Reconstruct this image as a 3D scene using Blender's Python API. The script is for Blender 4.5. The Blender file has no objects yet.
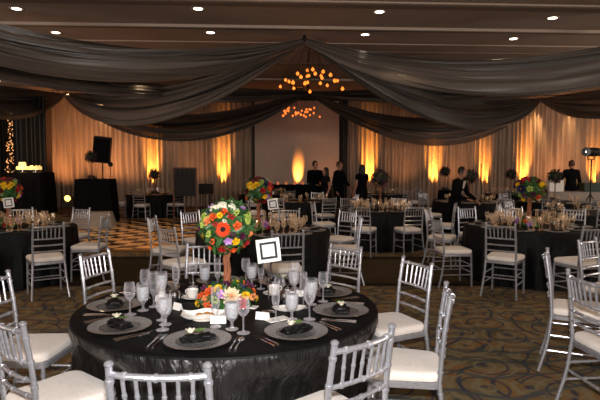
import bpy, bmesh, math, random
from mathutils import Vector, Matrix, Euler
random.seed(7)
sc = bpy.context.scene
COL = sc.collection
PI = math.pi
rnd = random.uniform

# ------------------------------------------------------------------ camera
CAMZ, F, HOR = 1.6, 530.0, 168.0
PITCH = math.atan((200 - HOR) / F)
cd = bpy.data.cameras.new('camera'); cam = bpy.data.objects.new('camera', cd); COL.objects.link(cam)
cam.location = (0, 0, CAMZ); cam.rotation_euler = (PI / 2 - PITCH, 0, 0)
cd.sensor_width = 36; cd.lens = 36 * F / 600; cd.clip_start = 0.05; cd.clip_end = 200
sc.camera = cam
sc.view_settings.view_transform = 'Standard'; sc.view_settings.look = 'None'
sc.cycles.use_denoising = True
sc.cycles.transparent_max_bounces = 24
sc.cycles.max_bounces = 6
sc.cycles.sample_clamp_indirect = 4

# ------------------------------------------------------------------ materials
def srgb(r, g, b):
    f = lambda c: (c / 255 / 12.92) if c / 255 <= .04045 else ((c / 255 + .055) / 1.055) ** 2.4
    return (f(r), f(g), f(b), 1)

def newmat(name):
    m = bpy.data.materials.new(name); m.use_nodes = True
    nt = m.node_tree
    return m, nt, nt.nodes['Principled BSDF'], nt.nodes['Material Output']

def mat(name, col, rough=.5, metal=0., noise=.12, scale=20, bump=0., emit=None, estr=0., sheen=0., spec=.5, coat=0.):
    """principled material whose base colour is broken up by noise"""
    m, nt, b, out = newmat(name)
    tc = nt.nodes.new('ShaderNodeTexCoord')
    n = nt.nodes.new('ShaderNodeTexNoise'); n.inputs['Scale'].default_value = scale; n.inputs['Detail'].default_value = 3
    nt.links.new(tc.outputs['Object'], n.inputs['Vector'])
    r = nt.nodes.new('ShaderNodeValToRGB')
    r.color_ramp.elements[0].position = .3; r.color_ramp.elements[1].position = .7
    r.color_ramp.elements[0].color = tuple(max(0, c * (1 - noise)) for c in col[:3]) + (1,)
    r.color_ramp.elements[1].color = tuple(min(1, c * (1 + noise)) for c in col[:3]) + (1,)
    nt.links.new(n.outputs['Fac'], r.inputs['Fac']); nt.links.new(r.outputs['Color'], b.inputs['Base Color'])
    b.inputs['Roughness'].default_value = rough; b.inputs['Metallic'].default_value = metal
    b.inputs['Specular IOR Level'].default_value = spec
    if sheen: b.inputs['Sheen Weight'].default_value = sheen
    if coat: b.inputs['Coat Weight'].default_value = coat
    if emit: b.inputs['Emission Color'].default_value = emit; b.inputs['Emission Strength'].default_value = estr
    if bump:
        bp = nt.nodes.new('ShaderNodeBump'); bp.inputs['Strength'].default_value = bump; bp.inputs['Distance'].default_value = .02
        nt.links.new(n.outputs['Fac'], bp.inputs['Height']); nt.links.new(bp.outputs['Normal'], b.inputs['Normal'])
    return m

M = {}
M['silver'] = mat('silver_paint', srgb(194, 196, 204), .3, .7, .14, 60)
M['ivory'] = mat('ivory_cushion', srgb(238, 229, 220), .75, 0, .05, 40, .15, sheen=.3)
M['black_cloth_flat'] = mat('black_linen', (.006, .006, .007, 1), .9, 0, .2, 30, .2, spec=.08)
M['black_plastic'] = mat('black_plastic', (.008, .008, .009, 1), .55, 0, .2, 50, spec=.25)
M['black_napkin'] = mat('black_napkin', (.005, .005, .006, 1), .5, 0, .3, 60, .3, spec=.3)
M['chrome'] = mat('polished_steel', (.72, .72, .74, 1), .16, 1, .06, 30)
M['charger'] = mat('pewter_charger', (.46, .45, .45, 1), .34, .55, .45, 150, .5)
M['charger_well'] = mat('dark_glass_well', (.24, .235, .235, 1), .25, .5, .3, 90, .2)
M['white_china'] = mat('white_china', srgb(236, 232, 226), .2, 0, .03, 20, coat=.3)
M['white_paper'] = mat('white_paper', srgb(246, 243, 238), .7, 0, .03, 30)
M['ice'] = mat('iced_water', srgb(178, 180, 185), .25, 0, .25, 90, .5)
M['bark'] = mat('bark', srgb(150, 92, 62), .8, 0, .35, 30, .6)
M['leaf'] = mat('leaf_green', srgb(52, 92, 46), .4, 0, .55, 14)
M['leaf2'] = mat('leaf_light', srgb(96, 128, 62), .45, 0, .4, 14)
M['leaf_shaded'] = mat('leaf_green_shaded', srgb(26, 40, 24), .6, 0, .5, 14)  # leaf colour darkened to stand in for dimness at the far tables
M['skin'] = mat('skin', srgb(176, 124, 98), .55, 0, .06, 20)
M['suit'] = mat('dark_suit', (.004, .004, .005, 1), .9, 0, .2, 60, spec=.1)
M['dress'] = mat('dark_dress', (.006, .004, .008, 1), .8, 0, .3, 30, spec=.15)
M['shirt'] = mat('shirt', srgb(200, 190, 180), .7, 0, .05, 30)
M['hair_dark'] = mat('dark_hair', (.008, .006, .005, 1), .5, 0, .3, 60)
M['hair_brown'] = mat('brown_hair', (.09, .035, .018, 1), .5, 0, .3, 60)
M['eye'] = mat('eye', (.02, .015, .012, 1), .15)
M['shoe'] = mat('shoe_leather', (.006, .006, .006, 1), .3)
M['gold'] = mat('gold_trim', srgb(150, 110, 60), .4, .5, .2, 40)
M['grey_cloth'] = mat('grey_linen', srgb(150, 140, 132), .8, 0, .1, 20, .2)
M['wood'] = mat('brown_wood', srgb(86, 48, 26), .45, 0, .3, 12)
M['bread'] = mat('bread_crust', srgb(196, 134, 66), .7, 0, .3, 30, .5)
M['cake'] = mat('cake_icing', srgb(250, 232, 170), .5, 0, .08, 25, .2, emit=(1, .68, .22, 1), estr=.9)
M['green_crate'] = mat('green_plastic', srgb(28, 54, 44), .5, 0, .1, 20)
M['ink'] = mat('grey_ink', srgb(120, 122, 128), .8)
M['mat_board'] = mat('dark_mat_board', srgb(34, 36, 46), .7)
M['amber'] = mat('amber_globe', (1, .35, .06, 1), .2, 0, .15, 20, emit=(1, .22, .025, 1), estr=1.9)
M['amber_small'] = mat('amber_small_globe', (1, .35, .06, 1), .2, 0, .15, 20, emit=(1, .19, .03, 1), estr=1.6)
M['fairy'] = mat('fairy_bulb', (1, .6, .3, 1), .3, emit=(1, .45, .16, 1), estr=1.6)
M['lamp_white'] = mat('lamp_disc', (1, .95, .85, 1), .3, emit=(1, .86, .62, 1), estr=9)
M['lamp_stage'] = mat('stage_lens', (1, 1, 1, 1), .1, emit=(1, .93, .86, 1), estr=9)
M['lamp_yellow'] = mat('yellow_lens', (1, .8, .3, 1), .1, emit=(1, .62, .12, 1), estr=4)
M['lamp_orange'] = mat('orange_lens', (1, .5, .1, 1), .1, emit=(1, .5, .1, 1), estr=3)
M['candle'] = mat('candle_glow', (1, .6, .25, 1), .4, emit=(1, .14, .04, 1), estr=.4)
M['trim_paint'] = mat('ceiling_trim', srgb(200, 182, 168), .6, 0, .05, 8)
M['trim_dark'] = mat('ceiling_step_shade', srgb(132, 112, 98), .8, 0, .05, 8)  # darker strips paint the shade line beside the ceiling steps
M['screen'] = mat('screen_cloth', srgb(196, 172, 158), .9, 0, .04, 3)
M['dark_wood_panel'] = mat('dark_panel', srgb(26, 18, 14), .6, 0, .3, 8)
FL = {}
for k, c in dict(orange=(226, 96, 40), gerbera=(232, 68, 22), yellow=(244, 196, 20), red=(176, 26, 34), lilac=(190, 138, 206), cream=(240, 216, 178),
                 white=(232, 226, 204), lime=(170, 188, 84), navy=(40, 40, 74), plum=(84, 28, 60), peach=(236, 150, 92), pink=(214, 96, 130), dusk_red=(96, 30, 28), dusk_gold=(128, 96, 48)).items():
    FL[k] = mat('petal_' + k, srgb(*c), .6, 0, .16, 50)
FL['dark'] = mat('flower_eye', (.012, .008, .008, 1), .8, 0, .4, 120, .6)

def glassmat(name, tint, refl=.22):
    m, nt, b, out = newmat(name)
    nt.nodes.remove(b)
    tr = nt.nodes.new('ShaderNodeBsdfTransparent'); gl = nt.nodes.new('ShaderNodeBsdfGlossy')
    tr.inputs['Color'].default_value = tint; gl.inputs['Roughness'].default_value = .06; gl.inputs['Color'].default_value = (1, .98, .97, 1)
    lw = nt.nodes.new('ShaderNodeLayerWeight'); lw.inputs['Blend'].default_value = .35
    mr = nt.nodes.new('ShaderNodeMapRange'); mr.inputs['To Min'].default_value = refl * .35; mr.inputs['To Max'].default_value = min(1, refl * 3.2)
    mx = nt.nodes.new('ShaderNodeMixShader')
    nt.links.new(lw.outputs['Facing'], mr.inputs['Value']); nt.links.new(mr.outputs['Result'], mx.inputs['Fac'])
    nt.links.new(tr.outputs[0], mx.inputs[1]); nt.links.new(gl.outputs[0], mx.inputs[2]); nt.links.new(mx.outputs[0], out.inputs['Surface'])
    return m

M['glass_amber'] = glassmat('warm_glass', (.93, .80, .66, 1), .22)
# glassware glints put into the base colour; distant glass tinted warm for candlelight
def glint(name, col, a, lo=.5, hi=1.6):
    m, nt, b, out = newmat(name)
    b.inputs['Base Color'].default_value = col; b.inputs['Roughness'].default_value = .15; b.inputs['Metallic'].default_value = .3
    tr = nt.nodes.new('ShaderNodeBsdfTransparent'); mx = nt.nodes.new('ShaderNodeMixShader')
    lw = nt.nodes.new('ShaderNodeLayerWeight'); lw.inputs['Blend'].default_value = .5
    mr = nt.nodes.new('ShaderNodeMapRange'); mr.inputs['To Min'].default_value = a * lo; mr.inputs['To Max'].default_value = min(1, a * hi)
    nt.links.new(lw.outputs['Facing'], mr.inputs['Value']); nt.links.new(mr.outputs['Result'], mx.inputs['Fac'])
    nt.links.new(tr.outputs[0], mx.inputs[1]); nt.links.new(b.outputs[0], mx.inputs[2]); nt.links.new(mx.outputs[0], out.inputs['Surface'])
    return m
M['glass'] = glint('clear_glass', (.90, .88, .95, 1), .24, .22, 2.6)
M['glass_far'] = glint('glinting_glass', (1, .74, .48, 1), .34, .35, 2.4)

def satin():
    m, nt, b, out = newmat('black_satin')
    tc = nt.nodes.new('ShaderNodeTexCoord'); mp = nt.nodes.new('ShaderNodeMapping'); mp.inputs['Scale'].default_value = (5, 5, 1.6)
    n = nt.nodes.new('ShaderNodeTexNoise'); n.inputs['Scale'].default_value = 3.4; n.inputs['Detail'].default_value = 5; n.inputs['Distortion'].default_value = .7
    nt.links.new(tc.outputs['Object'], mp.inputs['Vector']); nt.links.new(mp.outputs[0], n.inputs['Vector'])
    r = nt.nodes.new('ShaderNodeValToRGB'); r.color_ramp.elements[0].color = (.0025, .0025, .003, 1); r.color_ramp.elements[1].color = (.014, .014, .015, 1)
    r.color_ramp.elements[0].position = .35; r.color_ramp.elements[1].position = .75
    nt.links.new(n.outputs['Fac'], r.inputs['Fac']); nt.links.new(r.outputs['Color'], b.inputs['Base Color'])
    b.inputs['Roughness'].default_value = .34; b.inputs['Specular IOR Level'].default_value = .6
    bp = nt.nodes.new('ShaderNodeBump'); bp.inputs['Strength'].default_value = .85; bp.inputs['Distance'].default_value = .04
    nt.links.new(n.outputs['Fac'], bp.inputs['Height']); nt.links.new(bp.outputs['Normal'], b.inputs['Normal'])
    return m
M['satin'] = satin()
M['table_linen'] = mat('black_table_linen', (.0045, .0045, .005, 1), .6, 0, .4, 12, .3, spec=.16)

def drape_mat(name, base, alpha_t, streak, rough=.55, trans=0., contrast=.45):
    """gathered sheer fabric, streaks run along U"""
    m, nt, b, out = newmat(name)
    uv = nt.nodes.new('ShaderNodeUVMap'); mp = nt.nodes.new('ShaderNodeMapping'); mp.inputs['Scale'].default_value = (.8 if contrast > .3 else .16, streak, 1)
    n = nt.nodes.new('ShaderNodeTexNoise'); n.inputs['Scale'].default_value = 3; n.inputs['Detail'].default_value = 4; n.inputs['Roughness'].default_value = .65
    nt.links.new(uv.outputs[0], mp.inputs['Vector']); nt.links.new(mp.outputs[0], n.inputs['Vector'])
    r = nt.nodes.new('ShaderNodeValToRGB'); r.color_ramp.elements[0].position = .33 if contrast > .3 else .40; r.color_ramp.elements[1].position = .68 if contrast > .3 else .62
    r.color_ramp.elements[0].color = tuple(c * contrast for c in base[:3]) + (1,); r.color_ramp.elements[1].color = tuple(min(1, c * (1.5 if contrast == .45 else 1.2 if contrast > .5 else 3.2)) for c in base[:3]) + (1,)  # ramp paints dark fold troughs and bright ridge highlights into the fabric colour
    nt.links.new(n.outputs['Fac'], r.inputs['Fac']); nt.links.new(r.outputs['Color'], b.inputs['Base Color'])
    b.inputs['Roughness'].default_value = rough; b.inputs['Sheen Weight'].default_value = .25
    bp = nt.nodes.new('ShaderNodeBump'); bp.inputs['Strength'].default_value = .8; bp.inputs['Distance'].default_value = .06
    nt.links.new(n.outputs['Fac'], bp.inputs['Height']); nt.links.new(bp.outputs['Normal'], b.inputs['Normal'])
    last = b.outputs[0]
    if trans:
        tl = nt.nodes.new('ShaderNodeBsdfTranslucent'); nt.links.new(r.outputs['Color'], tl.inputs['Color'])
        mx = nt.nodes.new('ShaderNodeMixShader'); mx.inputs['Fac'].default_value = trans
        nt.links.new(last, mx.inputs[1]); nt.links.new(tl.outputs[0], mx.inputs[2]); last = mx.outputs[0]
    if alpha_t:
        tr = nt.nodes.new('ShaderNodeBsdfTransparent'); mx = nt.nodes.new('ShaderNodeMixShader')
        mr = nt.nodes.new('ShaderNodeMapRange'); mr.inputs['From Min'].default_value = .35; mr.inputs['From Max'].default_value = .65
        mr.inputs['To Min'].default_value = 1 - alpha_t * 1.5; mr.inputs['To Max'].default_value = 1 - alpha_t * .5
        nt.links.new(n.outputs['Fac'], mr.inputs['Value']); nt.links.new(mr.outputs[0], mx.inputs['Fac'])
        nt.links.new(tr.outputs[0], mx.inputs[1]); nt.links.new(last, mx.inputs[2]); last = mx.outputs[0]
    nt.links.new(last, out.inputs['Surface'])
    return m
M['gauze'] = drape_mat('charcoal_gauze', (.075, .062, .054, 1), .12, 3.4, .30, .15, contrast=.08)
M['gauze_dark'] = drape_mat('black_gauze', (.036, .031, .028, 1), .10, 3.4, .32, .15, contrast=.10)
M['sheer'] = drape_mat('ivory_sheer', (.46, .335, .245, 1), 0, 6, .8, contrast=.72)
M['black_drape'] = drape_mat('black_drape', (.005, .005, .006, 1), 0, 6, .95)

def carpet_mat():
    m, nt, b, out = newmat('patterned_carpet')
    N = nt.nodes.new; L = nt.links.new
    tc = N('ShaderNodeTexCoord')
    def ramp(src, stops):
        r = N('ShaderNodeValToRGB')
        while len(r.color_ramp.elements) < len(stops): r.color_ramp.elements.new(.5)
        for e, (p, c) in zip(r.color_ramp.elements, stops): e.position = p; e.color = c
        L(src, r.inputs['Fac']); return r.outputs['Color']
    def mix(fac, a, bb, mode='MIX'):
        x = N('ShaderNodeMix'); x.data_type = 'RGBA'; x.blend_type = mode
        if isinstance(fac, float): x.inputs[0].default_value = fac
        else: L(fac, x.inputs[0])
        for v, s in ((a, x.inputs[6]), (bb, x.inputs[7])):
            if isinstance(v, tuple): s.default_value = v
            else: L(v, s)
        return x.outputs[2]
    # warped coordinates
    wn = N('ShaderNodeTexNoise'); wn.inputs['Scale'].default_value = 1.6; wn.inputs['Detail'].default_value = 2
    L(tc.outputs['Object'], wn.inputs['Vector'])
    ad = N('ShaderNodeVectorMath'); ad.operation = 'MULTIPLY_ADD'; ad.inputs[1].default_value = (.16, .16, 0)
    L(wn.outputs['Color'], ad.inputs[0]); L(tc.outputs['Object'], ad.inputs[2])
    base_n = N('ShaderNodeTexNoise'); base_n.inputs['Scale'].default_value = 2.6; base_n.inputs['Detail'].default_value = 3; L(ad.outputs[0], base_n.inputs['Vector'])
    olive = srgb(122, 110, 84); brown = srgb(142, 106, 66); dk = srgb(104, 88, 62); navy = srgb(62, 68, 82); sage = srgb(140, 130, 102)
    col = ramp(base_n.outputs['Fac'], [(.34, dk), (.45, olive), (.56, brown), (.7, olive)])
    # medallion rings: voronoi cell distance -> concentric bands
    for scl, bands, w in ((.8, 5., .35), (2.1, 3., .5)):
        v = N('ShaderNodeTexVoronoi'); v.inputs['Scale'].default_value = scl; v.voronoi_dimensions = '2D'; L(ad.outputs[0], v.inputs['Vector'])
        mu = N('ShaderNodeMath'); mu.operation = 'MULTIPLY'; mu.inputs[1].default_value = bands; L(v.outputs['Distance'], mu.inputs[0])
        fr = N('ShaderNodeMath'); fr.operation = 'FRACT'; L(mu.outputs[0], fr.inputs[0])
        line = ramp(fr.outputs[0], [(0, (0, 0, 0, 1)), (.06, (.85, .85, .85, 1)), (.14, (.85, .85, .85, 1)), (.2, (0, 0, 0, 1))])
        col = mix(line, col, navy if scl < 1 else sage) if scl < 1 else mix(line, col, navy)
        line2 = ramp(fr.outputs[0], [(.38, (0, 0, 0, 1)), (.45, (.7, .7, .7, 1)), (.55, (.7, .7, .7, 1)), (.62, (0, 0, 0, 1))])
        col = mix(line2, col, sage)
    # small curls
    wv = N('ShaderNodeTexWave'); wv.wave_type = 'RINGS'; wv.inputs['Scale'].default_value = 1.1; wv.inputs['Distortion'].default_value = 9; wv.inputs['Detail'].default_value = 1; wv.inputs['Detail Scale'].default_value = .8
    L(ad.outputs[0], wv.inputs['Vector'])
    c3 = ramp(wv.outputs['Fac'], [(.90, (0, 0, 0, 1)), (.97, (.8, .8, .8, 1))])
    col = mix(c3, col, srgb(84, 88, 88))
    # plain border band between y = 7.25 and y = 9.1, dark lines along both edges
    sx = N('ShaderNodeSeparateXYZ'); L(tc.outputs['Object'], sx.inputs[0])
    mr = N('ShaderNodeMapRange'); mr.inputs['From Min'].default_value = 6; mr.inputs['From Max'].default_value = 11; L(sx.outputs['Y'], mr.inputs['Value'])
    k = lambda y: (y - 6) / 5
    W, B0 = (1, 1, 1, 1), (0, 0, 0, 1)
    band = ramp(mr.outputs[0], [(k(7.12), B0), (k(7.14), W), (k(9.4), W), (k(9.42), B0)])
    col = mix(band, col, mix(base_n.outputs['Fac'], srgb(62, 52, 38), srgb(80, 66, 48)))
    edge = ramp(mr.outputs[0], [(k(7.1), B0), (k(7.12), W), (k(7.3), W), (k(7.32), B0), (k(9.2), B0), (k(9.22), W), (k(9.5), W), (k(9.52), B0)])
    col = mix(edge, col, srgb(44, 36, 30))
    fn = N('ShaderNodeTexNoise'); fn.inputs['Scale'].default_value = 160; L(tc.outputs['Object'], fn.inputs['Vector'])
    col = mix(.35, col, ramp(fn.outputs['Fac'], [(.3, (.35, .35, .35, 1)), (.7, (1, 1, 1, 1))]), 'MULTIPLY')
    L(col, b.inputs['Base Color']); b.inputs['Roughness'].default_value = .95; b.inputs['Specular IOR Level'].default_value = .1
    return m
M['carpet'] = carpet_mat()

def checker_mat():
    m, nt, b, out = newmat('checker_parquet')
    tc = nt.nodes.new('ShaderNodeTexCoord'); ck = nt.nodes.new('ShaderNodeTexChecker'); ck.inputs['Scale'].default_value = 1 / .36
    ck.inputs['Color1'].default_value = srgb(232, 182, 122); ck.inputs['Color2'].default_value = srgb(24, 15, 11)
    mp = nt.nodes.new('ShaderNodeMapping'); mp.inputs['Rotation'].default_value = (0, 0, R45)
    nt.links.new(tc.outputs['Object'], mp.inputs[0]); nt.links.new(mp.outputs[0], ck.inputs[0])
    n = nt.nodes.new('ShaderNodeTexNoise'); n.inputs['Scale'].default_value = 9; nt.links.new(tc.outputs['Object'], n.inputs['Vector'])
    mx = nt.nodes.new('ShaderNodeMix'); mx.data_type = 'RGBA'; mx.blend_type = 'MULTIPLY'; mx.inputs[0].default_value = .5
    nt.links.new(ck.outputs[0], mx.inputs[6]); nt.links.new(n.outputs['Color'], mx.inputs[7])
    nt.links.new(ck.outputs[0], b.inputs['Base Color']); b.inputs['Roughness'].default_value = .22
    return m
R45 = .04
M['checker'] = checker_mat()

def plain_ceiling():
    m = mat('ceiling_paint', srgb(172, 150, 136), .8, 0, .06, 1.5)
    return m
M['ceiling'] = plain_ceiling()
M['wall'] = mat('wall_paint', srgb(120, 96, 78), .9, 0, .06, 2)

# ------------------------------------------------------------------ mesh builder
class MB:
    def __init__(s): s.v = []; s.f = []; s.m = []; s.uv = None
    def add(s, vs, fs, mi=0, T=None):
        o = len(s.v)
        s.v += [tuple(T @ Vector(p)) if T else tuple(p) for p in vs]
        s.f += [tuple(i + o for i in f) for f in fs]; s.m += [mi] * len(fs)
        return s
    def box(s, c, d, mi=0, T=None, taper=1.):
        x, y, z = (k / 2 for k in d); vs = []
        for sz in (-1, 1):
            t = taper if sz > 0 else 1
            for sx, sy in ((-1, -1), (1, -1), (1, 1), (-1, 1)): vs.append((c[0] + sx * x * t, c[1] + sy * y * t, c[2] + sz * z))
        return s.add(vs, [(3, 2, 1, 0), (4, 5, 6, 7), (0, 1, 5, 4), (1, 2, 6, 5), (2, 3, 7, 6), (3, 0, 4, 7)], mi, T)
    def tube(s, pts, rad, n=8, mi=0, T=None, cap=True):
        pts = [Vector(p) for p in pts]
        if not hasattr(rad, '__len__'): rad = [rad] * len(pts)
        vs = []; fs = []
        d0 = (pts[1] - pts[0]).normalized()
        up = Vector((0, 0, 1)) if abs(d0.z) < .9 else Vector((1, 0, 0))
        a = d0.cross(up).normalized()
        for i, p in enumerate(pts):
            d = (pts[min(i + 1, len(pts) - 1)] - pts[max(i - 1, 0)]).normalized()
            a = (a - d * a.dot(d)).normalized(); bb = d.cross(a)
            for k in range(n):
                t = 2 * PI * k / n; vs.append(p + (a * math.cos(t) + bb * math.sin(t)) * rad[i])
        for i in range(len(pts) - 1):
            for k in range(n):
                k2 = (k + 1) % n; fs.append((i * n + k, i * n + k2, i * n + n + k2, i * n + n + k))
        if cap: fs += [tuple(range(n))[::-1], tuple(range((len(pts) - 1) * n, len(pts) * n))]
        return s.add(vs, fs, mi, T)
    def lathe(s, prof, n=16, c=(0, 0, 0), mi=0, T=None, close=True):
        vs = []; fs = []
        for r, z in prof:
            for k in range(n):
                t = 2 * PI * k / n; vs.append((c[0] + r * math.cos(t), c[1] + r * math.sin(t), c[2] + z))
        for i in range(len(prof) - 1):
            for k in range(n):
                k2 = (k + 1) % n; fs.append((i * n + k, i * n + k2, i * n + n + k2, i * n + n + k))
        if close:
            if prof[0][0] > 1e-5: fs.append(tuple(range(n))[::-1])
            if prof[-1][0] > 1e-5: fs.append(tuple(range((len(prof) - 1) * n, len(prof) * n)))
        return s.add(vs, fs, mi, T)
    def ball(s, c, r, n=8, mi=0, T=None):
        if not hasattr(r, '__len__'): r = (r, r, r)
        vs = [(c[0], c[1], c[2] - r[2])]; fs = []; m = max(3, n // 2 + 1)
        for i in range(1, m):
            ph = -PI / 2 + PI * i / m
            for k in range(n):
                t = 2 * PI * k / n; vs.append((c[0] + r[0] * math.cos(ph) * math.cos(t), c[1] + r[1] * math.cos(ph) * math.sin(t), c[2] + r[2] * math.sin(ph)))
        vs.append((c[0], c[1], c[2] + r[2])); L = len(vs) - 1
        for k in range(n):
            k2 = (k + 1) % n; fs.append((0, 1 + k2, 1 + k)); fs.append((L, 1 + (m - 2) * n + k, 1 + (m - 2) * n + k2))
            for i in range(m - 2): fs.append((1 + i * n + k, 1 + i * n + k2, 1 + i * n + n + k2, 1 + i * n + n + k))
        return s.add(vs, fs, mi, T)
    def grid(s, fn, nu, nv, mi=0, T=None):
        vs = [fn(i / nu, j / nv) for i in range(nu + 1) for j in range(nv + 1)]
        fs = [(i * (nv + 1) + j, (i + 1) * (nv + 1) + j, (i + 1) * (nv + 1) + j + 1, i * (nv + 1) + j + 1) for i in range(nu) for j in range(nv)]
        if s.uv is None: s.uv = {}
        o = len(s.v)
        for i in range(nu + 1):
            for j in range(nv + 1): s.uv[o + i * (nv + 1) + j] = (i / nu, j / nv)
        return s.add(vs, fs, mi, T)
    def mesh(s, name, mats, smooth=True):
        me = bpy.data.meshes.new(name); me.from_pydata(s.v, [], s.f)
        for m in (mats if isinstance(mats, (list, tuple)) else [mats]): me.materials.append(m)
        for p, mi in zip(me.polygons, s.m): p.material_index = mi; p.use_smooth = smooth
        if s.uv:
            l = me.uv_layers.new(name='UVMap')
            for lp in me.loops: l.data[lp.index].uv = s.uv.get(lp.vertex_index, (0, 0))
        me.update(); return me
    def obj(s, name, mats, parent=None, smooth=True, loc=None, rot=None):
        o = bpy.data.objects.new(name, s.mesh(name, mats, smooth)); COL.objects.link(o)
        if parent: o.parent = parent
        if loc: o.location = loc
        if rot: o.rotation_euler = rot
        if smooth: autosmooth(o)
        return o

def autosmooth(o, ang=.6):
    me = o.data
    bm = bmesh.new(); bm.from_mesh(me)
    for e in bm.edges:
        if len(e.link_faces) == 2 and e.calc_face_angle(0) > ang: e.smooth = False
    bm.to_mesh(me); bm.free()

def tag(o, label=None, cat=None, group=None, kind=None):
    if label: o['label'] = label
    if cat: o['category'] = cat
    if group: o['group'] = group
    if kind: o['kind'] = kind
    return o
def thing(name, label, cat, loc=(0, 0, 0), rz=0, group=None):
    o = bpy.data.objects.new(name, None); COL.objects.link(o); o.empty_display_size = .1
    o.location = loc; o.rotation_euler = (0, 0, rz)
    return tag(o, label, cat, group)
KIDS = {}
def kids(o):
    return [c for c in list(bpy.data.objects) if c.parent == o] if o.name not in KIDS else KIDS[o.name]
def freeze(o):
    KIDS[o.name] = [c for c in bpy.data.objects if c.parent == o]
    for c in KIDS[o.name]: freeze(c)
    return o
def dup(o, loc=None, rz=None, label=None, group=None, parent=None):
    c = o.copy(); COL.objects.link(c); c.parent = parent
    if loc is not None: c.location = loc
    if rz is not None: c.rotation_euler = (0, 0, rz)
    if label: c['label'] = label
    if group: c['group'] = group
    for ch in KIDS.get(o.name, ()): dup(ch, parent=c)
    return c
USED = set()
def place(proto, loc, rz, label, group=None):
    """first placement uses the prototype itself, later ones copies of it"""
    if proto.name not in USED:
        USED.add(proto.name); proto.location = loc; proto.rotation_euler = (0, 0, rz); proto['label'] = label
        if group: proto['group'] = group
        return proto
    return dup(proto, loc, rz, label, group)

def at(px, py, Y):
    """world point at depth Y seen at photo pixel px, py"""
    return Vector(((px - 300) / F * Y, Y, CAMZ + (HOR - py) / F * Y))

CLOCKW = ['twelve', 'one', 'two', 'three', 'four', 'five', 'six', 'seven', 'eight', 'nine', 'ten', 'eleven']
def clock(deg):
    h = ((90 - deg) / 30) % 12; half = round(h * 2) / 2
    i = int(half) % 12
    return (CLOCKW[i] + " o'clock") if half == int(half) else ('half past ' + CLOCKW[i])

# ------------------------------------------------------------------ room
def wall_y(x): return 22.22 + .0758 * x
YAW = math.atan(.0758)
MB().box((0, 10, -.05), (44, 40, .1)).obj('floor', M['carpet'], smooth=False)['kind'] = 'structure'
CEIL = 4.72
MB().box((0, 10, CEIL + .1), (44, 40, .2)).obj('ceiling', M['ceiling'], smooth=False)['kind'] = 'structure'
MB().box((0, 22.75, 2.35), (44, .2, 4.75), T=Matrix.Rotation(YAW, 4, 'Z')).obj('wall_back', M['wall'], smooth=False)['kind'] = 'structure'
for sx, nm in ((-1, 'wall_left'), (1, 'wall_right')):
    MB().box((sx * 16, 9, 2.35), (.2, 30, 4.75)).obj(nm, M['wall'], smooth=False)['kind'] = 'structure'
# stepped ceiling mouldings that cross the room
def ceiling_trim(name, y0, y1, w, h, m):
    a = Vector((-16, y0, 0)); b = Vector((16, y1, 0)); ang = math.atan2(y1 - y0, 32); mid = (a + b) / 2
    o = MB().box((0, 0, 0), (32, w, h)).obj(name, m, smooth=False, loc=(mid.x, mid.y, CEIL - h / 2 + .002), rot=(0, 0, ang)); o['kind'] = 'structure'
for i, (yl, w, h, mm) in enumerate(((9.75, .06, .03, 'trim_paint'), (10.0, .25, .02, 'trim_dark'), (11.55, .07, .06, 'trim_paint'), (11.75, .22, .02, 'trim_dark'),
                                (13.1, .05, .02, 'trim_paint'), (14.0, .08, .03, 'trim_dark'), (15.6, .2, .06, 'trim_dark'), (18.5, .2, .06, 'trim_paint'))):
    ceiling_trim('trim_%d' % (i + 1), yl - .55, yl + 1.25, w, h, M[mm])

# dance floor
df = MB().box((0, 0, .015), (5.6, 6.2, .03)).obj('dance_floor', M['checker'], smooth=False, loc=(-3.5, 13.2, 0))
tag(df, 'black and tan checkered wooden dance floor laid over the carpet', 'dance floor')
et = MB()
et.box((0, -3.16, .02), (5.76, .12, .04)); et.box((2.86, 0, .02), (.12, 6.2, .04)); et.box((-2.86, 0, .02), (.12, 6.2, .04)); et.box((0, 3.16, .02), (5.76, .12, .04))
et.obj('edge_trim', M['gold'], df, smooth=False)

# ------------------------------------------------------------------ wall drapes
def drape(name, x0, x1, z0, z1, m, seed, amp=.055, off=0., folds=10, yb=None):
    r = random.Random(seed); ph = [r.uniform(0, 6.28) for _ in range(4)]; wd = x1 - x0
    def fn(u, v):                                  # u runs down, v across
        x = x0 + wd * v; z = z1 + (z0 - z1) * u
        y = (wall_y(x) if yb is None else yb) - .16 + off
        k = amp * (.7 + .5 * u)
        y += k * math.sin(v * folds * 2 * PI + ph[0] + .8 * math.sin(v * 9 + ph[1])) + k * .5 * math.sin(v * folds * 3.7 + ph[2] + u * .6)
        return (x + .02 * math.sin(u * 3 + ph[3]) * v * (1 - v), y, z)
    mb = MB(); mb.grid(fn, 8, folds * 10)
    o = mb.obj(name, m)
    return o
edges = [-9.9, -7.9, -5.9, -3.9, -1.95]
dl = ['ivory sheer drape panel behind the tall loudspeaker, outermost of the four there', 'ivory sheer drape panel between the tall loudspeaker and the topiary uplight',
      'ivory sheer drape panel lit orange behind the dark display board', 'ivory sheer drape panel beside the white projection screen, lit by one uplight']
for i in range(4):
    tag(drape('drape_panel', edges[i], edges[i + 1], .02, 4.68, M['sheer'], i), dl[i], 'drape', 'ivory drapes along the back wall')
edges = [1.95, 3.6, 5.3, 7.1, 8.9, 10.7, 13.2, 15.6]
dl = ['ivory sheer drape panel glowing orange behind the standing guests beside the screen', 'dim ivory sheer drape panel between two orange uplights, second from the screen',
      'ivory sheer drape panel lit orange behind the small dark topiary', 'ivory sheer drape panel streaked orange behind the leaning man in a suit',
      'ivory sheer drape panel lit orange below the swag gather point', 'pale ivory sheer drape panel behind the man facing away', 'ivory sheer drape panel behind the stage spotlight tripod']
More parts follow.
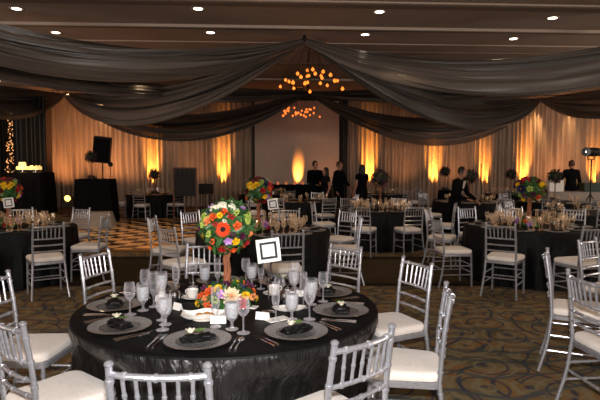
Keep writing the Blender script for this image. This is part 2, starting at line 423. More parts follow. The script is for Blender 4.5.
for i in range(7):
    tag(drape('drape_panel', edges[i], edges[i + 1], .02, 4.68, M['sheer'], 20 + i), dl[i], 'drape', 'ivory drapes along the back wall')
# dark leg of drape beside screen + dark columns at the left
tag(drape('drape_panel', 1.76, 1.97, .02, 4.68, M['black_drape'], 77, .02, -.12, 3), 'narrow dark drape leg along the edge of the projection screen', 'drape')
tag(drape('drape_panel', -10.45, -9.25, .02, 4.2, M['black_drape'], 78, .04, 0, 7, 19.6), 'black drape beside the glittering string light curtain, nearer the cakes', 'drape', 'black drapes beside the string lights')
tag(drape('drape_panel', -12.4, -10.95, .02, 4.2, M['black_drape'], 79, .04, 0, 7, 19.6), 'black drape at the picture edge beyond the glittering string lights', 'drape', 'black drapes beside the string lights')
# string light curtain
tag(drape('backing_drape', -11.6, -9.9, .02, 4.2, M['black_drape'], 80, .03, 0, 6, 20.3), 'dark backing drape hung behind the glittering string lights', 'drape')
sl = MB()
rr = random.Random(4)
for i in range(420):
    z = rr.uniform(.03, 3.7); hw = .16 + .30 * (3.7 - z) / 3.7; x = -10.69 + rr.uniform(-hw, hw) * 1.0
    sl.ball((x, 19.9 + rr.uniform(-.1, .1), z), rr.uniform(.009, .022), 5)
tag(sl.obj('string_lights', M['fairy']), 'curtain of tiny warm string lights glittering between two black drapes', 'string lights', kind='stuff')

# projection screen
scn = thing('projection_screen', 'large plain white projection screen in the middle of the back wall', 'screen', (-.12, wall_y(0) - .25, 0), YAW)
MB().box((0, 0, 2.62), (3.5, .03, 3.5)).obj('screen_surface', M['screen'], scn, smooth=False)
fb = MB()
fb.box((-1.77, 0, 2.2), (.05, .05, 4.4)); fb.box((1.77, 0, 2.2), (.05, .05, 4.4)); fb.box((0, 0, .85), (3.5, .05, .05)); fb.box((0, 0, 4.39), (3.5, .05, .05))
fb.obj('frame', M['black_plastic'], scn, smooth=False)

# ------------------------------------------------------------------ ceiling swags
def swag(name, A, B, s0, s1, W, label, seed=0, wa=.05, wb=.05, dropb=0., folds=7, amp=.085, skew=.5, m='gauze'):
    A = Vector(A); B = Vector(B); d = B - A; side = Vector((-d.y, d.x, 0)).normalized()
    if side.y > 0: side = -side                    # towards the camera
    r = random.Random(seed); p1, p2, p3 = (r.uniform(0, 6.28) for _ in range(3))
    def fn(u, v):
        w = W * (math.sin(PI * u) ** .8) + wa * (1 - u) + wb * u
        sg = s0 + (s1 - s0) * v ** 1.1
        p = A + d * u
        p.z -= sg * 4 * u * (1 - u) + dropb * v * u ** 2 + v * .12 * (1 - u) ** 3
        p += side * (v - skew) * w
        k = amp * min(1, 4 * u + .15) * min(1, 4 * (1 - u) + .25)
        q = math.sin(v * folds * 2 * PI + p1 + 1.6 * math.sin(u * 2.5 + p2)) + .6 * math.sin(v * folds * 3.3 + p3 - u * 3) + .35 * math.sin(v * folds * 7.1 + p1 * 2)
        p.z += k * q; p += side * k * .7 * math.cos(v * folds * 2 * PI + p2 + u * 2)
        return tuple(p)
    mb = MB(); mb.grid(fn, 56, 110)
    return tag(mb.obj(name, M[m]), label, 'fabric swag', 'charcoal gauze swags under the ceiling')
H1 = (.10, 12.7, 4.66); H2 = (.30, 19.6, 4.42); WL = (-9.35, 21.2, 4.55); WR = (10.1, 22.4, 4.5)
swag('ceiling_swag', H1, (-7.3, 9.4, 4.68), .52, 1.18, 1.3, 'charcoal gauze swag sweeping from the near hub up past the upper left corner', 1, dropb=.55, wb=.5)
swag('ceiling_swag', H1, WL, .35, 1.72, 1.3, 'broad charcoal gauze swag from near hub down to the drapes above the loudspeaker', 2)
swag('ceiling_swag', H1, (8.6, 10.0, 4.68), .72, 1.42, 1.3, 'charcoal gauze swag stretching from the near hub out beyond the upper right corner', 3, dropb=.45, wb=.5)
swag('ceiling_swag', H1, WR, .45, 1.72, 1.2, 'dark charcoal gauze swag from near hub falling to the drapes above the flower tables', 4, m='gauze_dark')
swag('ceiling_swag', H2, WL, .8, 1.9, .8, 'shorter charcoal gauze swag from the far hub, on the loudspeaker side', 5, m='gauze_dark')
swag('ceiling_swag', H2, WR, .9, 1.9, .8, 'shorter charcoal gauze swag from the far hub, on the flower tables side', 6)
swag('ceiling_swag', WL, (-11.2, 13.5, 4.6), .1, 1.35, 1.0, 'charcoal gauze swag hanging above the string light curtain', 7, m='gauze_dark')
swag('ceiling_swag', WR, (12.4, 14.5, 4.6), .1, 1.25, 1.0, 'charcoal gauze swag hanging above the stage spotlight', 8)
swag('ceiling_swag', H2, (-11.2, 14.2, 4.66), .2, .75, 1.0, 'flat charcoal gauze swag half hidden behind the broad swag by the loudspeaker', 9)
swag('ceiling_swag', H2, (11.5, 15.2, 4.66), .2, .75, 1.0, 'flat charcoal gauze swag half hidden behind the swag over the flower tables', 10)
for h, nm in ((H1, 'gathered black fabric knot where the near ceiling swags meet'), (H2, 'gathered black fabric knot where the far ceiling swags meet')):
    k = MB(); k.lathe([(.01, -.10), (.03, -.08), (.05, -.03), (.045, .02), (.03, .05), (.02, CEIL - h[2] + .01)], 14)
    tag(k.obj('swag_knot', M['black_napkin'], loc=h), nm, 'fabric knot')

# ------------------------------------------------------------------ recessed ceiling lights
dn = MB(); dn.lathe([(.09, 0), (.125, 0), (.125, -.012), (.09, -.004)], 20, close=False)
LIGHTS = [(22, 12, 'outermost of the front row'), (200, 12, 'second of the front row'), (378, 15, 'third of the front row'), (548, 21, 'last of the front row'),
          (60, 35, 'outermost of the second row'), (212, 35, 'second of the second row'), (364, 37, 'third of the second row'), (510, 41, 'last of the second row'),
          (1, 82, 'below the swag at the picture edge'), (77, 93, 'above the gather point by the loudspeaker'), (559, 99, 'behind the spotlight swag, inner of three'),
          (590, 95, 'behind the spotlight swag, middle of three'), (597, 92, 'behind the spotlight swag, outer of three'), (88, 71, 'glowing red through gauze, outer'), (104, 72, 'glowing red through gauze, inner')]
proto = thing('ceiling_light', 'x', 'ceiling light', group='recessed ceiling lights')
MB().lathe([(.085, -.004), (.12, -.012), (.13, -.010), (.135, .002)], 20, close=False).obj('rim', M['trim_paint'], proto)
MB().lathe([(.0001, -.008), (.05, -.008), (.09, -.005)], 20, close=False).obj('lamp_disc', M['lamp_white'], proto)
freeze(proto)
for px, py, w in LIGHTS:
    Y = (CEIL - CAMZ) * F / (HOR - py)
    p = at(px, py, Y)
    place(proto, (p.x, p.y, CEIL), 0, 'round recessed ceiling light, ' + w)

def lamp(kind, name, loc, energy, col, aim=None, size=None, blend=.6, rad=.05):
    l = bpy.data.lights.new(name, kind); l.energy = energy; l.color = col
    if kind == 'SPOT': l.spot_size = size; l.spot_blend = blend; l.shadow_soft_size = rad
    elif kind == 'AREA': l.size = size
    else: l.shadow_soft_size = rad
    o = bpy.data.objects.new(name, l); COL.objects.link(o); o.location = loc
    if aim is not None: o.rotation_euler = (Vector(aim) - Vector(loc)).to_track_quat('-Z', 'Y').to_euler()
    return o

# ------------------------------------------------------------------ chandeliers
def chandelier(label, c, top, pts, r, m):
    t = thing('chandelier', label, 'chandelier', (c[0], c[1], top), 0, 'amber globe chandeliers')
    MB().lathe([(.0001, 0), (.14, 0), (.16, -.03), (.13, -.06), (.0001, -.07)], 16).obj('ceiling_canopy', M['chrome'], t)
    for x, y, z in pts:
        b = MB().lathe([(.0001, -1.15), (.45, -1.0), (.9, -.45), (1, 0), (.85, .45), (.5, .8), (.22, 1.0), (.2, 1.3), (.0001, 1.3)], 10, T=Matrix.Scale(r * rnd(.85, 1.15), 4)).obj('glass_globe', m, t, loc=(x - c[0], y - c[1], z - top))
        MB().tube([(0, 0, r), (-(x - c[0]) * .25, -(y - c[1]) * .25, (top - z) * .45), (-(x - c[0]) * .8, -(y - c[1]) * .8, (top - z) - .06)], .004, 5).obj('hanging_wire', M['black_plastic'], b)
P1 = [(97, 130), (65, 170), (118, 140), (142, 145), (147, 180), (170, 92), (190, 112), (230, 72), (262, 67), (228, 108), (238, 104), (231, 145), (277, 92), (313, 105), (318, 118), (325, 80), (308, 150), (350, 163), (370, 100), (395, 135), (412, 135), (443, 183), (245, 200), (215, 150)]
chandelier('amber globe chandelier under the near swag hub', (.25, 13.2), CEIL, [tuple(at(270 + a / 6.15, 60 + b / 6.15, 13.2 + rnd(-.5, .5))) for a, b in P1], .040, M['amber'])
P2 = [(rnd(85, 275), rnd(292, 345)) for _ in range(22)] + [(82, 345), (140, 346), (220, 352), (305, 352), (150, 298), (115, 315), (268, 330)]
chandelier('smaller looking amber globe chandelier below the far swag hub, before the screen', (.0, 20.6), CEIL, [tuple(at(270 + a / 6.15, 60 + b / 6.15, 20.6 + rnd(-.4, .4))) for a, b in P2], .042, M['amber_small'])
chandelier('dim amber pendant cluster glimpsed through gauze above the leaning man', tuple(at(488, 92, 19.5))[:2], CEIL, [tuple(at(a, b, 19.5 + rnd(-.2, .2))) for a, b in ((487, 88), (484, 94), (485, 97), (497, 93), (513, 94), (524, 88))], .045, M['amber_small'])

# ------------------------------------------------------------------ chiavari chairs
def bamboo(mb, pts, r, n=8, every=.11):
    """rod with the ringed joints of turned bamboo"""
    P = [Vector(p) for p in pts]; out = []; rad = []
    total = sum((P[i + 1] - P[i]).length for i in range(len(P) - 1)); k = max(1, round(total / every)); marks = [(j + .5) / k for j in range(k)]
    ts = sorted(set([0, 1] + [i / 10 for i in range(11)] + [x for mk in marks for x in (mk - .007 / total, mk - .006 / total, mk + .006 / total, mk + .007 / total)]))
    def pos(t):
        s = t * total
        for i in range(len(P) - 1):
            l = (P[i + 1] - P[i]).length
            if s <= l or i == len(P) - 2: return P[i].lerp(P[i + 1], min(1, s / l))
            s -= l
    for t in ts:
        if t < 0 or t > 1: continue
        out.append(pos(t)); rad.append(r * (1.28 if any(abs(t - mk) * total < .0065 for mk in marks) else 1))
    mb.tube(out, rad, n)
def curve_pts(a, b, bow, n=6):
    a = Vector(a); b = Vector(b)
    return [a.lerp(b, i / n) + Vector((0, -bow * 4 * (i / n) * (1 - i / n), 0)) for i in range(n + 1)]
def rounded_outline(wf, wb, d, rc, n=5):
    pts = []
    cs = [(wf / 2, d / 2, 0), (-wf / 2, d / 2, 90), (-wb / 2, -d / 2, 180), (wb / 2, -d / 2, 270)]
    for x, y, a0 in cs:
        cx = x - math.copysign(rc, x); cy = y - math.copysign(rc, y)
        for i in range(n + 1):
            a = math.radians(a0 + 90 * i / n); pts.append((cx + rc * math.cos(a), cy + rc * math.sin(a)))
    return pts
def slab(mb, outline, prof):
    n = len(outline); vs = []; fs = []
    for ins, z in prof:
        for x, y in outline: vs.append((x * (1 - ins), y * (1 - ins), z))
    for i in range(len(prof) - 1):
        for k in range(n): k2 = (k + 1) % n; fs.append((i * n + k, i * n + k2, i * n + n + k2, i * n + n + k))
    fs += [tuple(range(n))[::-1], tuple(range((len(prof) - 1) * n, len(prof) * n))]
    mb.add(vs, fs)
def post_pts(s): return [(s * .212, -.275, 0), (s * .193, -.215, .22), (s * .18, -.19, .45), (s * .178, -.205, .68), (s * .172, -.24, .915)]
def post_at(s, z):
    P = post_pts(s)
    for a, b in zip(P, P[1:]):
        if z <= b[2]: t = (z - a[2]) / (b[2] - a[2]); return tuple(a[i] + (b[i] - a[i]) * t for i in range(3))
    return P[-1]
def rail_pt(z, f, bow):
    a = Vector(post_at(-1, z)); b = Vector(post_at(1, z)); p = a.lerp(b, f); p.y -= bow * 4 * f * (1 - f); return p
def make_chair(detail, r=.0118):
    t = thing('chiavari_chair', 'x', 'chair')
    n = 10 if detail > 1 else 6
    cu = MB(); slab(cu, rounded_outline(.42, .37, .40, .06), [(.10, .452), (.02, .456), (-.01, .468), (-.01, .490), (.03, .502), (.10, .508), (.4, .514), (.9, .516)])
    cu.obj('seat_cushion', M['ivory'], t)
    sf = MB(); slab(sf, rounded_outline(.42, .38, .41, .05), [(.03, .415), (0, .42), (0, .446), (.03, .452)])
    o_sf = sf.obj('seat_frame', M['silver'], t)
    def rod(name, pts, rr, mb=None):
        m2 = mb or MB()
        if detail > 0: bamboo(m2, pts, rr, n)
        else: m2.tube(pts, rr, 5)
        if mb is None: m2.obj(name, M['silver'], t)
    for s in (-1, 1):
        m2 = MB(); rod('leg', post_pts(s), r * 1.12, m2)
        if detail > 0:
            top = Vector(post_pts(s)[-1]); m2.ball(top + Vector((0, 0, .008)), (r * 1.5, r * 1.5, r * 1.1), 8)
        m2.obj('rear_leg', M['silver'], t)
    for s in (-1, 1): rod('front_leg', [(s * .196, .19, 0), (s * .19, .18, .43)], r * 1.1)
    if detail > 0:
        rod('top_rail', [rail_pt(.885, f / 6, .028) for f in range(7)], r * 1.05)
        for z in (.735, .655, .58): rod('back_rail', [rail_pt(z, f / 6, .022) for f in range(7)], r * .85)
        for i in range(6):
            f = (i + 1) / 7; rod('spindle', [rail_pt(.735, .5 + (f - .5) * .92, .022), rail_pt(.885, f, .028)], r * .62)
        for s in (-1, 1):
            for z in (.17, .29): rod('stretcher', [post_at(s, z), (s * .193, .185, z)], r * .7)
        for z in (.2, .3): rod('stretcher', [(-.193, .185, z), (.193, .185, z)], r * .7)
        rod('stretcher', [post_at(-1, .24), post_at(1, .24)], r * .7)
    else:
        b = MB()
        for z in (.885, .735, .655, .58): b.tube([rail_pt(z, f / 3, .024) for f in range(4)], r * .95, 5)
        for i in range(6): f = (i + 1) / 7; b.tube([rail_pt(.735, f, .022), rail_pt(.885, f, .028)], r * .62, 4)
        b.obj('backrest', M['silver'], t)
        st = MB()
        for s in (-1, 1):
            for z in (.17, .29): st.tube([post_at(s, z), (s * .193, .185, z)], r * .7, 4)
        st.tube([(-.193, .185, .25), (.193, .185, .25)], r * .7, 4)
        st.obj('stretcher', M['silver'], t)
    return freeze(t)
CH = [make_chair(0), make_chair(1), make_chair(2)]
def chair(back, face, label, group, lod):
    f = Vector((face[0], face[1])).normalized()
    c = Vector(back[:2]) + f * .24
    return place(CH[lod], (c.x, c.y, 0), math.atan2(f.y, f.x) - PI / 2, label, group)

# ------------------------------------------------------------------ tables, tableware
def cloth(c, label, R=.915, H=.75, seed=0, big=False, m='satin', chairs=()):
    r = random.Random(seed); ph = [r.uniform(0, 6.28) for _ in range(6)]
    n = 220 if big else 110
    nf = 24
    prof = [(.0001, 0), (.45, 0), (.86, 0), (.92, -.0005), (.932, -.004), (.936, -.014), (.938, -.06), (.94, -.15), (.945, -.28), (.952, -.42), (.96, -.57), (.965, -.745)]
    lim = []
    for k in range(n):
        th = 2 * PI * k / n; d = Vector((math.cos(th), math.sin(th))); L = 2.
        for (cx, cy, rz) in chairs:
            for st in range(60, 105):
                p = Vector(c[:2]) + d * st / 100 - Vector((cx, cy)); lx = p.x * math.cos(rz) + p.y * math.sin(rz); ly = -p.x * math.sin(rz) + p.y * math.cos(rz)
                if abs(lx) < .24 and -.3 < ly < .235: L = min(L, st / 100 - .035); break
        lim.append(min(L, R + .045))
    w_ = n // 40; lim = [min(lim[(k + j) % n] for j in range(-w_, w_ + 1)) for k in range(n)]
    lim = [sum(lim[(k + j) % n] for j in range(-w_, w_ + 1)) / (2 * w_ + 1) for k in range(n)]
    vs = []; fs = []
    for i, (q, dz) in enumerate(prof):
        for k in range(n):
            th = 2 * PI * k / n
            a = min(1, max(0, -dz - .02) * 2.2) * .032
            w = math.sin(nf * th + ph[0] + 1.1 * math.sin(3 * th + ph[1])) + .55 * math.sin(nf * 1.9 * th // 1 * 0 + 41 * th + ph[2]) + .4 * math.sin(67 * th + ph[3] + dz * 3)
            rr = q * R / .935 + a * w
            if dz < -.02: rr = min(rr, R + .03 + (lim[k] - R - .03) * min(1, (-dz - .02) / .2) + a * w * .3)
            vs.append((rr * math.cos(th), rr * math.sin(th), H + dz * H / .75))
    for i in range(len(prof) - 1):
        for k in range(n): k2 = (k + 1) % n; fs.append((i * n + k, i * n + k2, i * n + n + k2, i * n + n + k)[::-1])
    mb = MB(); mb.add(vs, fs)
    mb.m = [1 if j < 5 * n else 0 for j in range(len(mb.f))]
    o = mb.obj('tablecloth', [M[m], M['table_linen']], loc=(c[0], c[1], 0)); autosmooth(o, 1.2)
    return tag(o, label, 'tablecloth', 'black cloths on round tables')

def mk(name, cat, mb, m, label='x', group=None):
    return tag(mb.obj(name, m), label, cat, group)
# charger plate
ch = MB(); ch.lathe([(.0001, .004), (.10, .004), (.108, .006), (.118, .010), (.150, .013), (.163, .016), (.166, .014), (.160, .008), (.11, 0), (.0001, 0)], 40)
ch.m = [1 if i // 40 in (0, 1) else 2 if i // 40 in (5, 6) else 0 for i in range(len(ch.f))]
PLATE = mk('charger_plate', 'plate', ch, [M['charger'], M['charger_well'], M['chrome']])
PLATE2 = mk('charger_plate', 'plate', MB().lathe([(.0001, .004), (.11, .006), (.163, .016), (.160, .008), (.11, 0), (.0001, 0)], 18), M['charger'])
# napkin knot with a favour
nk = thing('napkin', 'x', 'napkin')
def nfn(u, v):
    x = (u - .5) * .17; y = (v - .5) * .11 * (1 - .35 * abs(2 * u - 1))
    return (x, y, .018 + .014 * math.sin(PI * v) * (1 - .3 * abs(2 * u - 1)) + .006 * math.sin(u * 14 + v * 5) + .004 * math.sin(v * 22))
n_ = MB(); n_.grid(nfn, 20, 12); n_.grid(lambda u, v: (nfn(u, v)[0], nfn(u, v)[1], .0135), 20, 12)
n_.box((0, 0, .017), (.145, .07, .007))
n_.lathe([(.0001, -.07), (.03, -.06), (.022, -.02), (.012, 0), (.022, .02), (.03, .06), (.0001, .07)], 10, T=Matrix.Translation((0, .0, .028)) @ Matrix.Rotation(PI / 2, 4, 'Y') @ Matrix.Scale(.45, 4, (1, 0, 0)))
n_.obj('folded_cloth', M['black_napkin'], nk)
def petal(mb, T, L, W, cup=.3, mi=0):
    def fn(u, v):
        w = W * (math.sin(PI * (u * .86 + .08)) ** .7) * (v - .5)
        return tuple(T @ Vector((w, L * u, cup * L * u * u + abs(v - .5) * W * .3)))
    mb.grid(fn, 3, 2, mi); mb.uv = mb.uv
fv = MB()
fv.ball((-.035, 0, .058), (.017, .014, .012), 8)
for k in range(6): petal(fv, Matrix.Translation((-.035, 0, .055)) @ Matrix.Rotation(k * PI / 3, 4, 'Z'), .026, .02, .35)
fv.obj('flower_favour', FL['white'], nk)
lf = MB()
for k, a in enumerate((-1.3, -1.7, -1.0, -2.0)): petal(lf, Matrix.Translation((-.02, 0, .052)) @ Matrix.Rotation(a, 4, 'Z'), .062 - k * .006, .018, .1)
lf.obj('sprig', M['leaf2'], nk)
NAPKIN = freeze(nk)
s_n = MB(); s_n.grid(nfn, 8, 6); s_n.box((0, 0, .017), (.14, .07, .008))
NAPKIN2 = mk('napkin', 'napkin', s_n, M['black_napkin'])
# glasses
def goblet(n, seg, icy=True):
    t = thing(n, 'x', 'glass')
    MB().lathe([(.0001, .003), (.033, .003), (.034, .006), (.012, .012), (.007, .022), (.007, .04), (.014, .05), (.026, .060), (.034, .080), (.0375, .110), (.0375, .14), (.036, .168)], seg, close=False).obj('glass_bowl', M['glass'], t)
    if icy: MB().lathe([(.0001, .062), (.025, .066), (.032, .084), (.0355, .110), (.0355, .14), (.034, .148), (.02, .151), (.0001, .149)], seg, close=False).obj('iced_water', M['ice'], t)
    return freeze(t)
GOB = goblet('water_goblet', 20)
def wine(seg, m, name='wine_glass'):
    mb = MB(); mb.lathe([(.0001, .002), (.034, .002), (.034, .005), (.010, .010), (.0042, .02), (.004, .075), (.006, .088), (.018, .096), (.030, .115), (.034, .14), (.032, .165), (.028, .19)], seg, close=False)
    return mk(name, 'glass', mb, m)
WINE = wine(18, M['glass']); WINE2 = wine(8, M['glass_far'])
fl_ = MB(); fl_.lathe([(.0001, .002), (.03, .002), (.03, .005), (.009, .010), (.004, .02), (.004, .06), (.007, .07), (.016, .085), (.023, .12), (.024, .17), (.022, .22)], 16, close=False)
g3 = MB(); g3.lathe([(.0001, .002), (.03, .003), (.005, .012), (.004, .06), (.016, .085), (.024, .15), (.022, .22)], 8, close=False)
FLUTE2 = mk('champagne_flute', 'glass', g3, M['glass_far'])
FLUTE = mk('champagne_flute', 'glass', fl_, M['glass'])
g2 = MB(); g2.lathe([(.0001, .003), (.034, .005), (.008, .022), (.008, .04), (.026, .060), (.0375, .110), (.036, .168)], 10, close=False)
GOB2 = mk('water_goblet', 'glass', g2, M['glass_far'])
# cutlery, long axis +y
def cutlery(kind):
    mb = MB()
    mb.tube([(0, -.095, .004), (0, -.06, .0055), (0, .02, .006)], [.0062, .005, .0032], 8)
    if kind == 'fork':
        mb.box((0, .035, .006), (.018, .034, .003))
        for k in range(4): mb.box((-.0078 + k * .0052, .075, .0065), (.003, .05, .002))
    elif kind == 'spoon': mb.ball((0, .055, .006), (.017, .036, .005), 12)
    else:
        mb.add([(-.008, .018, .003), (.007, .018, .003), (.009, .09, .003), (.002, .125, .003), (-.008, .118, .003), (-.008, .018, .006), (.007, .018, .0045), (.009, .09, .0045), (.002, .125, .0045), (-.008, .118, .006)],
               [(4, 3, 2, 1, 0), (5, 6, 7, 8, 9), (0, 1, 6, 5), (1, 2, 7, 6), (2, 3, 8, 7), (3, 4, 9, 8), (4, 0, 5, 9)])
    return mk(kind if kind != 'knife' else 'table_knife', kind, mb, M['chrome'])
FORK, SPOON, KNIFE = cutlery('fork'), cutlery('spoon'), cutlery('knife')

# flowers -----------------------------------------------------------
def flower_mesh(kind, col):
    mb = MB(); c = FL[col]; mats = [c, FL['dark']]
    if kind == 'gerbera':
        for lay in range(3):
            for k in range(18): petal(mb, Matrix.Rotation(2 * PI * (k + lay * .33) / 18, 4, 'Z') @ Matrix.Translation((0, .014, .004 * lay)) @ Matrix.Rotation(.12 + lay * .14, 4, 'X'), .043 - lay * .006, .014, .08)
        mb.ball((0, 0, .008), (.020, .020, .010), 12, 1)
    elif kind == 'dahlia':
        mats = [c, FL['peach']]
        for lay in range(5):
            for k in range(12): petal(mb, Matrix.Rotation(2 * PI * (k + lay * .5) / 12, 4, 'Z') @ Matrix.Translation((0, .004, .003 * lay)) @ Matrix.Rotation(.05 + lay * .27, 4, 'X'), .055 - lay * .008, .017, .12)
        mb.ball((0, 0, .02), (.010, .010, .008), 8, 1)
    elif kind == 'rose':
        mb.ball((0, 0, .014), (.011, .011, .013), 8)
        for lay in range(3):
            for k in range(5): petal(mb, Matrix.Rotation(2 * PI * (k + lay * .5) / 5, 4, 'Z') @ Matrix.Translation((0, .005 + .002 * lay, .002)) @ Matrix.Rotation(1.15 - lay * .38, 4, 'X'), .026, .027, .1 - .2 * lay)
    elif kind == 'mum':
        for lay in range(5):
            for k in range(14): petal(mb, Matrix.Rotation(2 * PI * (k + lay * .37) / 14, 4, 'Z') @ Matrix.Rotation(.1 + lay * .32, 4, 'X'), .030 - lay * .002, .010, -.25)
    elif kind == 'hydrangea':
        r = random.Random(col)
        for i in range(46):
            ph = r.uniform(0, 6.28); z = r.uniform(.05, 1); q = math.sqrt(1 - z * z); nrm = Vector((q * math.cos(ph), q * math.sin(ph), z))
            T = Matrix.Translation(nrm * .042 + Vector((0, 0, -.012))) @ nrm.to_track_quat('Z', 'Y').to_matrix().to_4x4() @ Matrix.Rotation(r.uniform(0, 1.5), 4, 'Z')
            for k in range(4): petal(mb, T @ Matrix.Rotation(k * PI / 2, 4, 'Z'), .015, .015, .2)
        mb.ball((0, 0, -.005), (.036, .036, .03), 10)
    elif kind == 'berries':
        r = random.Random(3)
        for i in range(9): mb.ball((r.uniform(-.018, .018), r.uniform(-.018, .018), r.uniform(.004, .02)), r.uniform(.006, .009), 6)
    elif kind == 'orchid':
        for k in range(5): petal(mb, Matrix.Rotation(2 * PI * k / 5, 4, 'Z') @ Matrix.Rotation(.3, 4, 'X'), .032, .024, .1)
        for k in range(3): petal(mb, Matrix.Rotation(2 * PI * k / 3 + .4, 4, 'Z') @ Matrix.Rotation(.9, 4, 'X'), .018, .014, .1)
    return mb.mesh('flower_' + kind, mats)
FM = {}
def fmesh(kind, col):
    if (kind, col) not in FM: FM[kind, col] = flower_mesh(kind, col)
    return FM[kind, col]
def foliage(mb, r0, n, seed, squash=1., zmin=-1., ll=(.045, .075)):
    r = random.Random(seed)
    for i in range(n):
        z = r.uniform(zmin, 1); ph = r.uniform(0, 6.28); q = math.sqrt(1 - z * z); d = Vector((q * math.cos(ph), q * math.sin(ph), z))
        T = Matrix.Translation(Vector((d.x, d.y, d.z * squash)) * r0 * r.uniform(.8, 1.0)) @ d.to_track_quat('Z', 'Y').to_matrix().to_4x4() @ Matrix.Rotation(r.uniform(0, 6.28), 4, 'Z') @ Matrix.Rotation(r.uniform(.25, .9), 4, 'X')
        petal(mb, T, r.uniform(*ll), r.uniform(.022, .034), -.25)
def put_flower(parent, c, d, kind, col, s=1.):
    o = bpy.data.objects.new('flower', fmesh(kind, col)); COL.objects.link(o); o.parent = parent
    d = Vector(d).normalized(); o.matrix_local = Matrix.Translation(c) @ d.to_track_quat('Z', 'Y').to_matrix().to_4x4() @ Matrix.Rotation(rnd(0, 6), 4, 'Z') @ Matrix.Scale(s, 4)
    return o
BALLF = [(0, 0, 'gerbera', 'gerbera', 1.05), (-.15, .52, 'mum', 'yellow', .9), (-.63, .55, 'orchid', 'navy', 1.1), (-.39, .45, 'rose', 'orange', 1.05), (-.61, .28, 'rose', 'peach', 1.1), (0, .65, 'rose', 'orange', .95),
         (.3, .48, 'rose', 'red', 1.), (.52, .11, 'rose', 'orange', 1.1), (.93, -.22, 'rose', 'peach', 1.), (-.95, -.07, 'rose', 'plum', 1.1), (-.9, -.33, 'mum', 'yellow', .8), (-.80, .42, 'hydrangea', 'lime', 1.1),
         (-.12, .9, 'hydrangea', 'white', 1.0), (.25, .88, 'hydrangea', 'white', .8), (-.5, .8, 'hydrangea', 'white', .8), (.62, .74, 'orchid', 'lilac', 1.2), (.86, .33, 'hydrangea', 'lime', 1.05), (.17, -.44, 'orchid', 'lilac', 1.2),
         (.44, -.48, 'rose', 'yellow', 1.), (-.58, -.78, 'rose', 'orange', 1.), (.3, -.84, 'rose', 'orange', 1.), (.8, -.58, 'rose', 'red', 1.1), (-.12, -.8, 'rose', 'red', 1.), (-.52, -.2, 'berries', 'lime', 1.3),
         (.45, .58, 'berries', 'lime', 1.3), (-.4, -.45, 'berries', 'orange', 1.2), (.68, -.3, 'rose', 'plum', 1.), (-.3, .18, 'berries', 'red', 1.), (.35, -.2, 'berries', 'plum', 1.2), (-.8, .1, 'berries', 'lime', 1.3), (.05, .3, 'berries', 'white', .8)]
BASEF = [(-.26, .62, .7, 'mum', 'yellow', 1.15), (.26, .34, 1, 'dahlia', 'cream', 1.05), (.74, .3, .6, 'mum', 'yellow', 1.), (.55, -.02, .9, 'rose', 'red', 1.3), (-.84, .2, .5, 'rose', 'orange', 1.), (-.62, .12, .8, 'rose', 'peach', 1.1),
         (-.55, .5, .7, 'rose', 'orange', 1.), (-1.0, -.15, .5, 'mum', 'yellow', .8), (-.08, .42, 1, 'orchid', 'lilac', 1.1), (0, .75, .4, 'rose', 'plum', 1.), (.55, .62, .5, 'orchid', 'navy', 1.), (-.3, .15, 1, 'berries', 'lime', 1.3), (-.75, .5, .3, 'berries', 'plum', 1.4),
         (.9, .1, .4, 'berries', 'peach', 1.3), (-.55, -.15, .9, 'berries', 'orange', 1.3), (.1, .05, 1, 'berries', 'white', 1.1)]
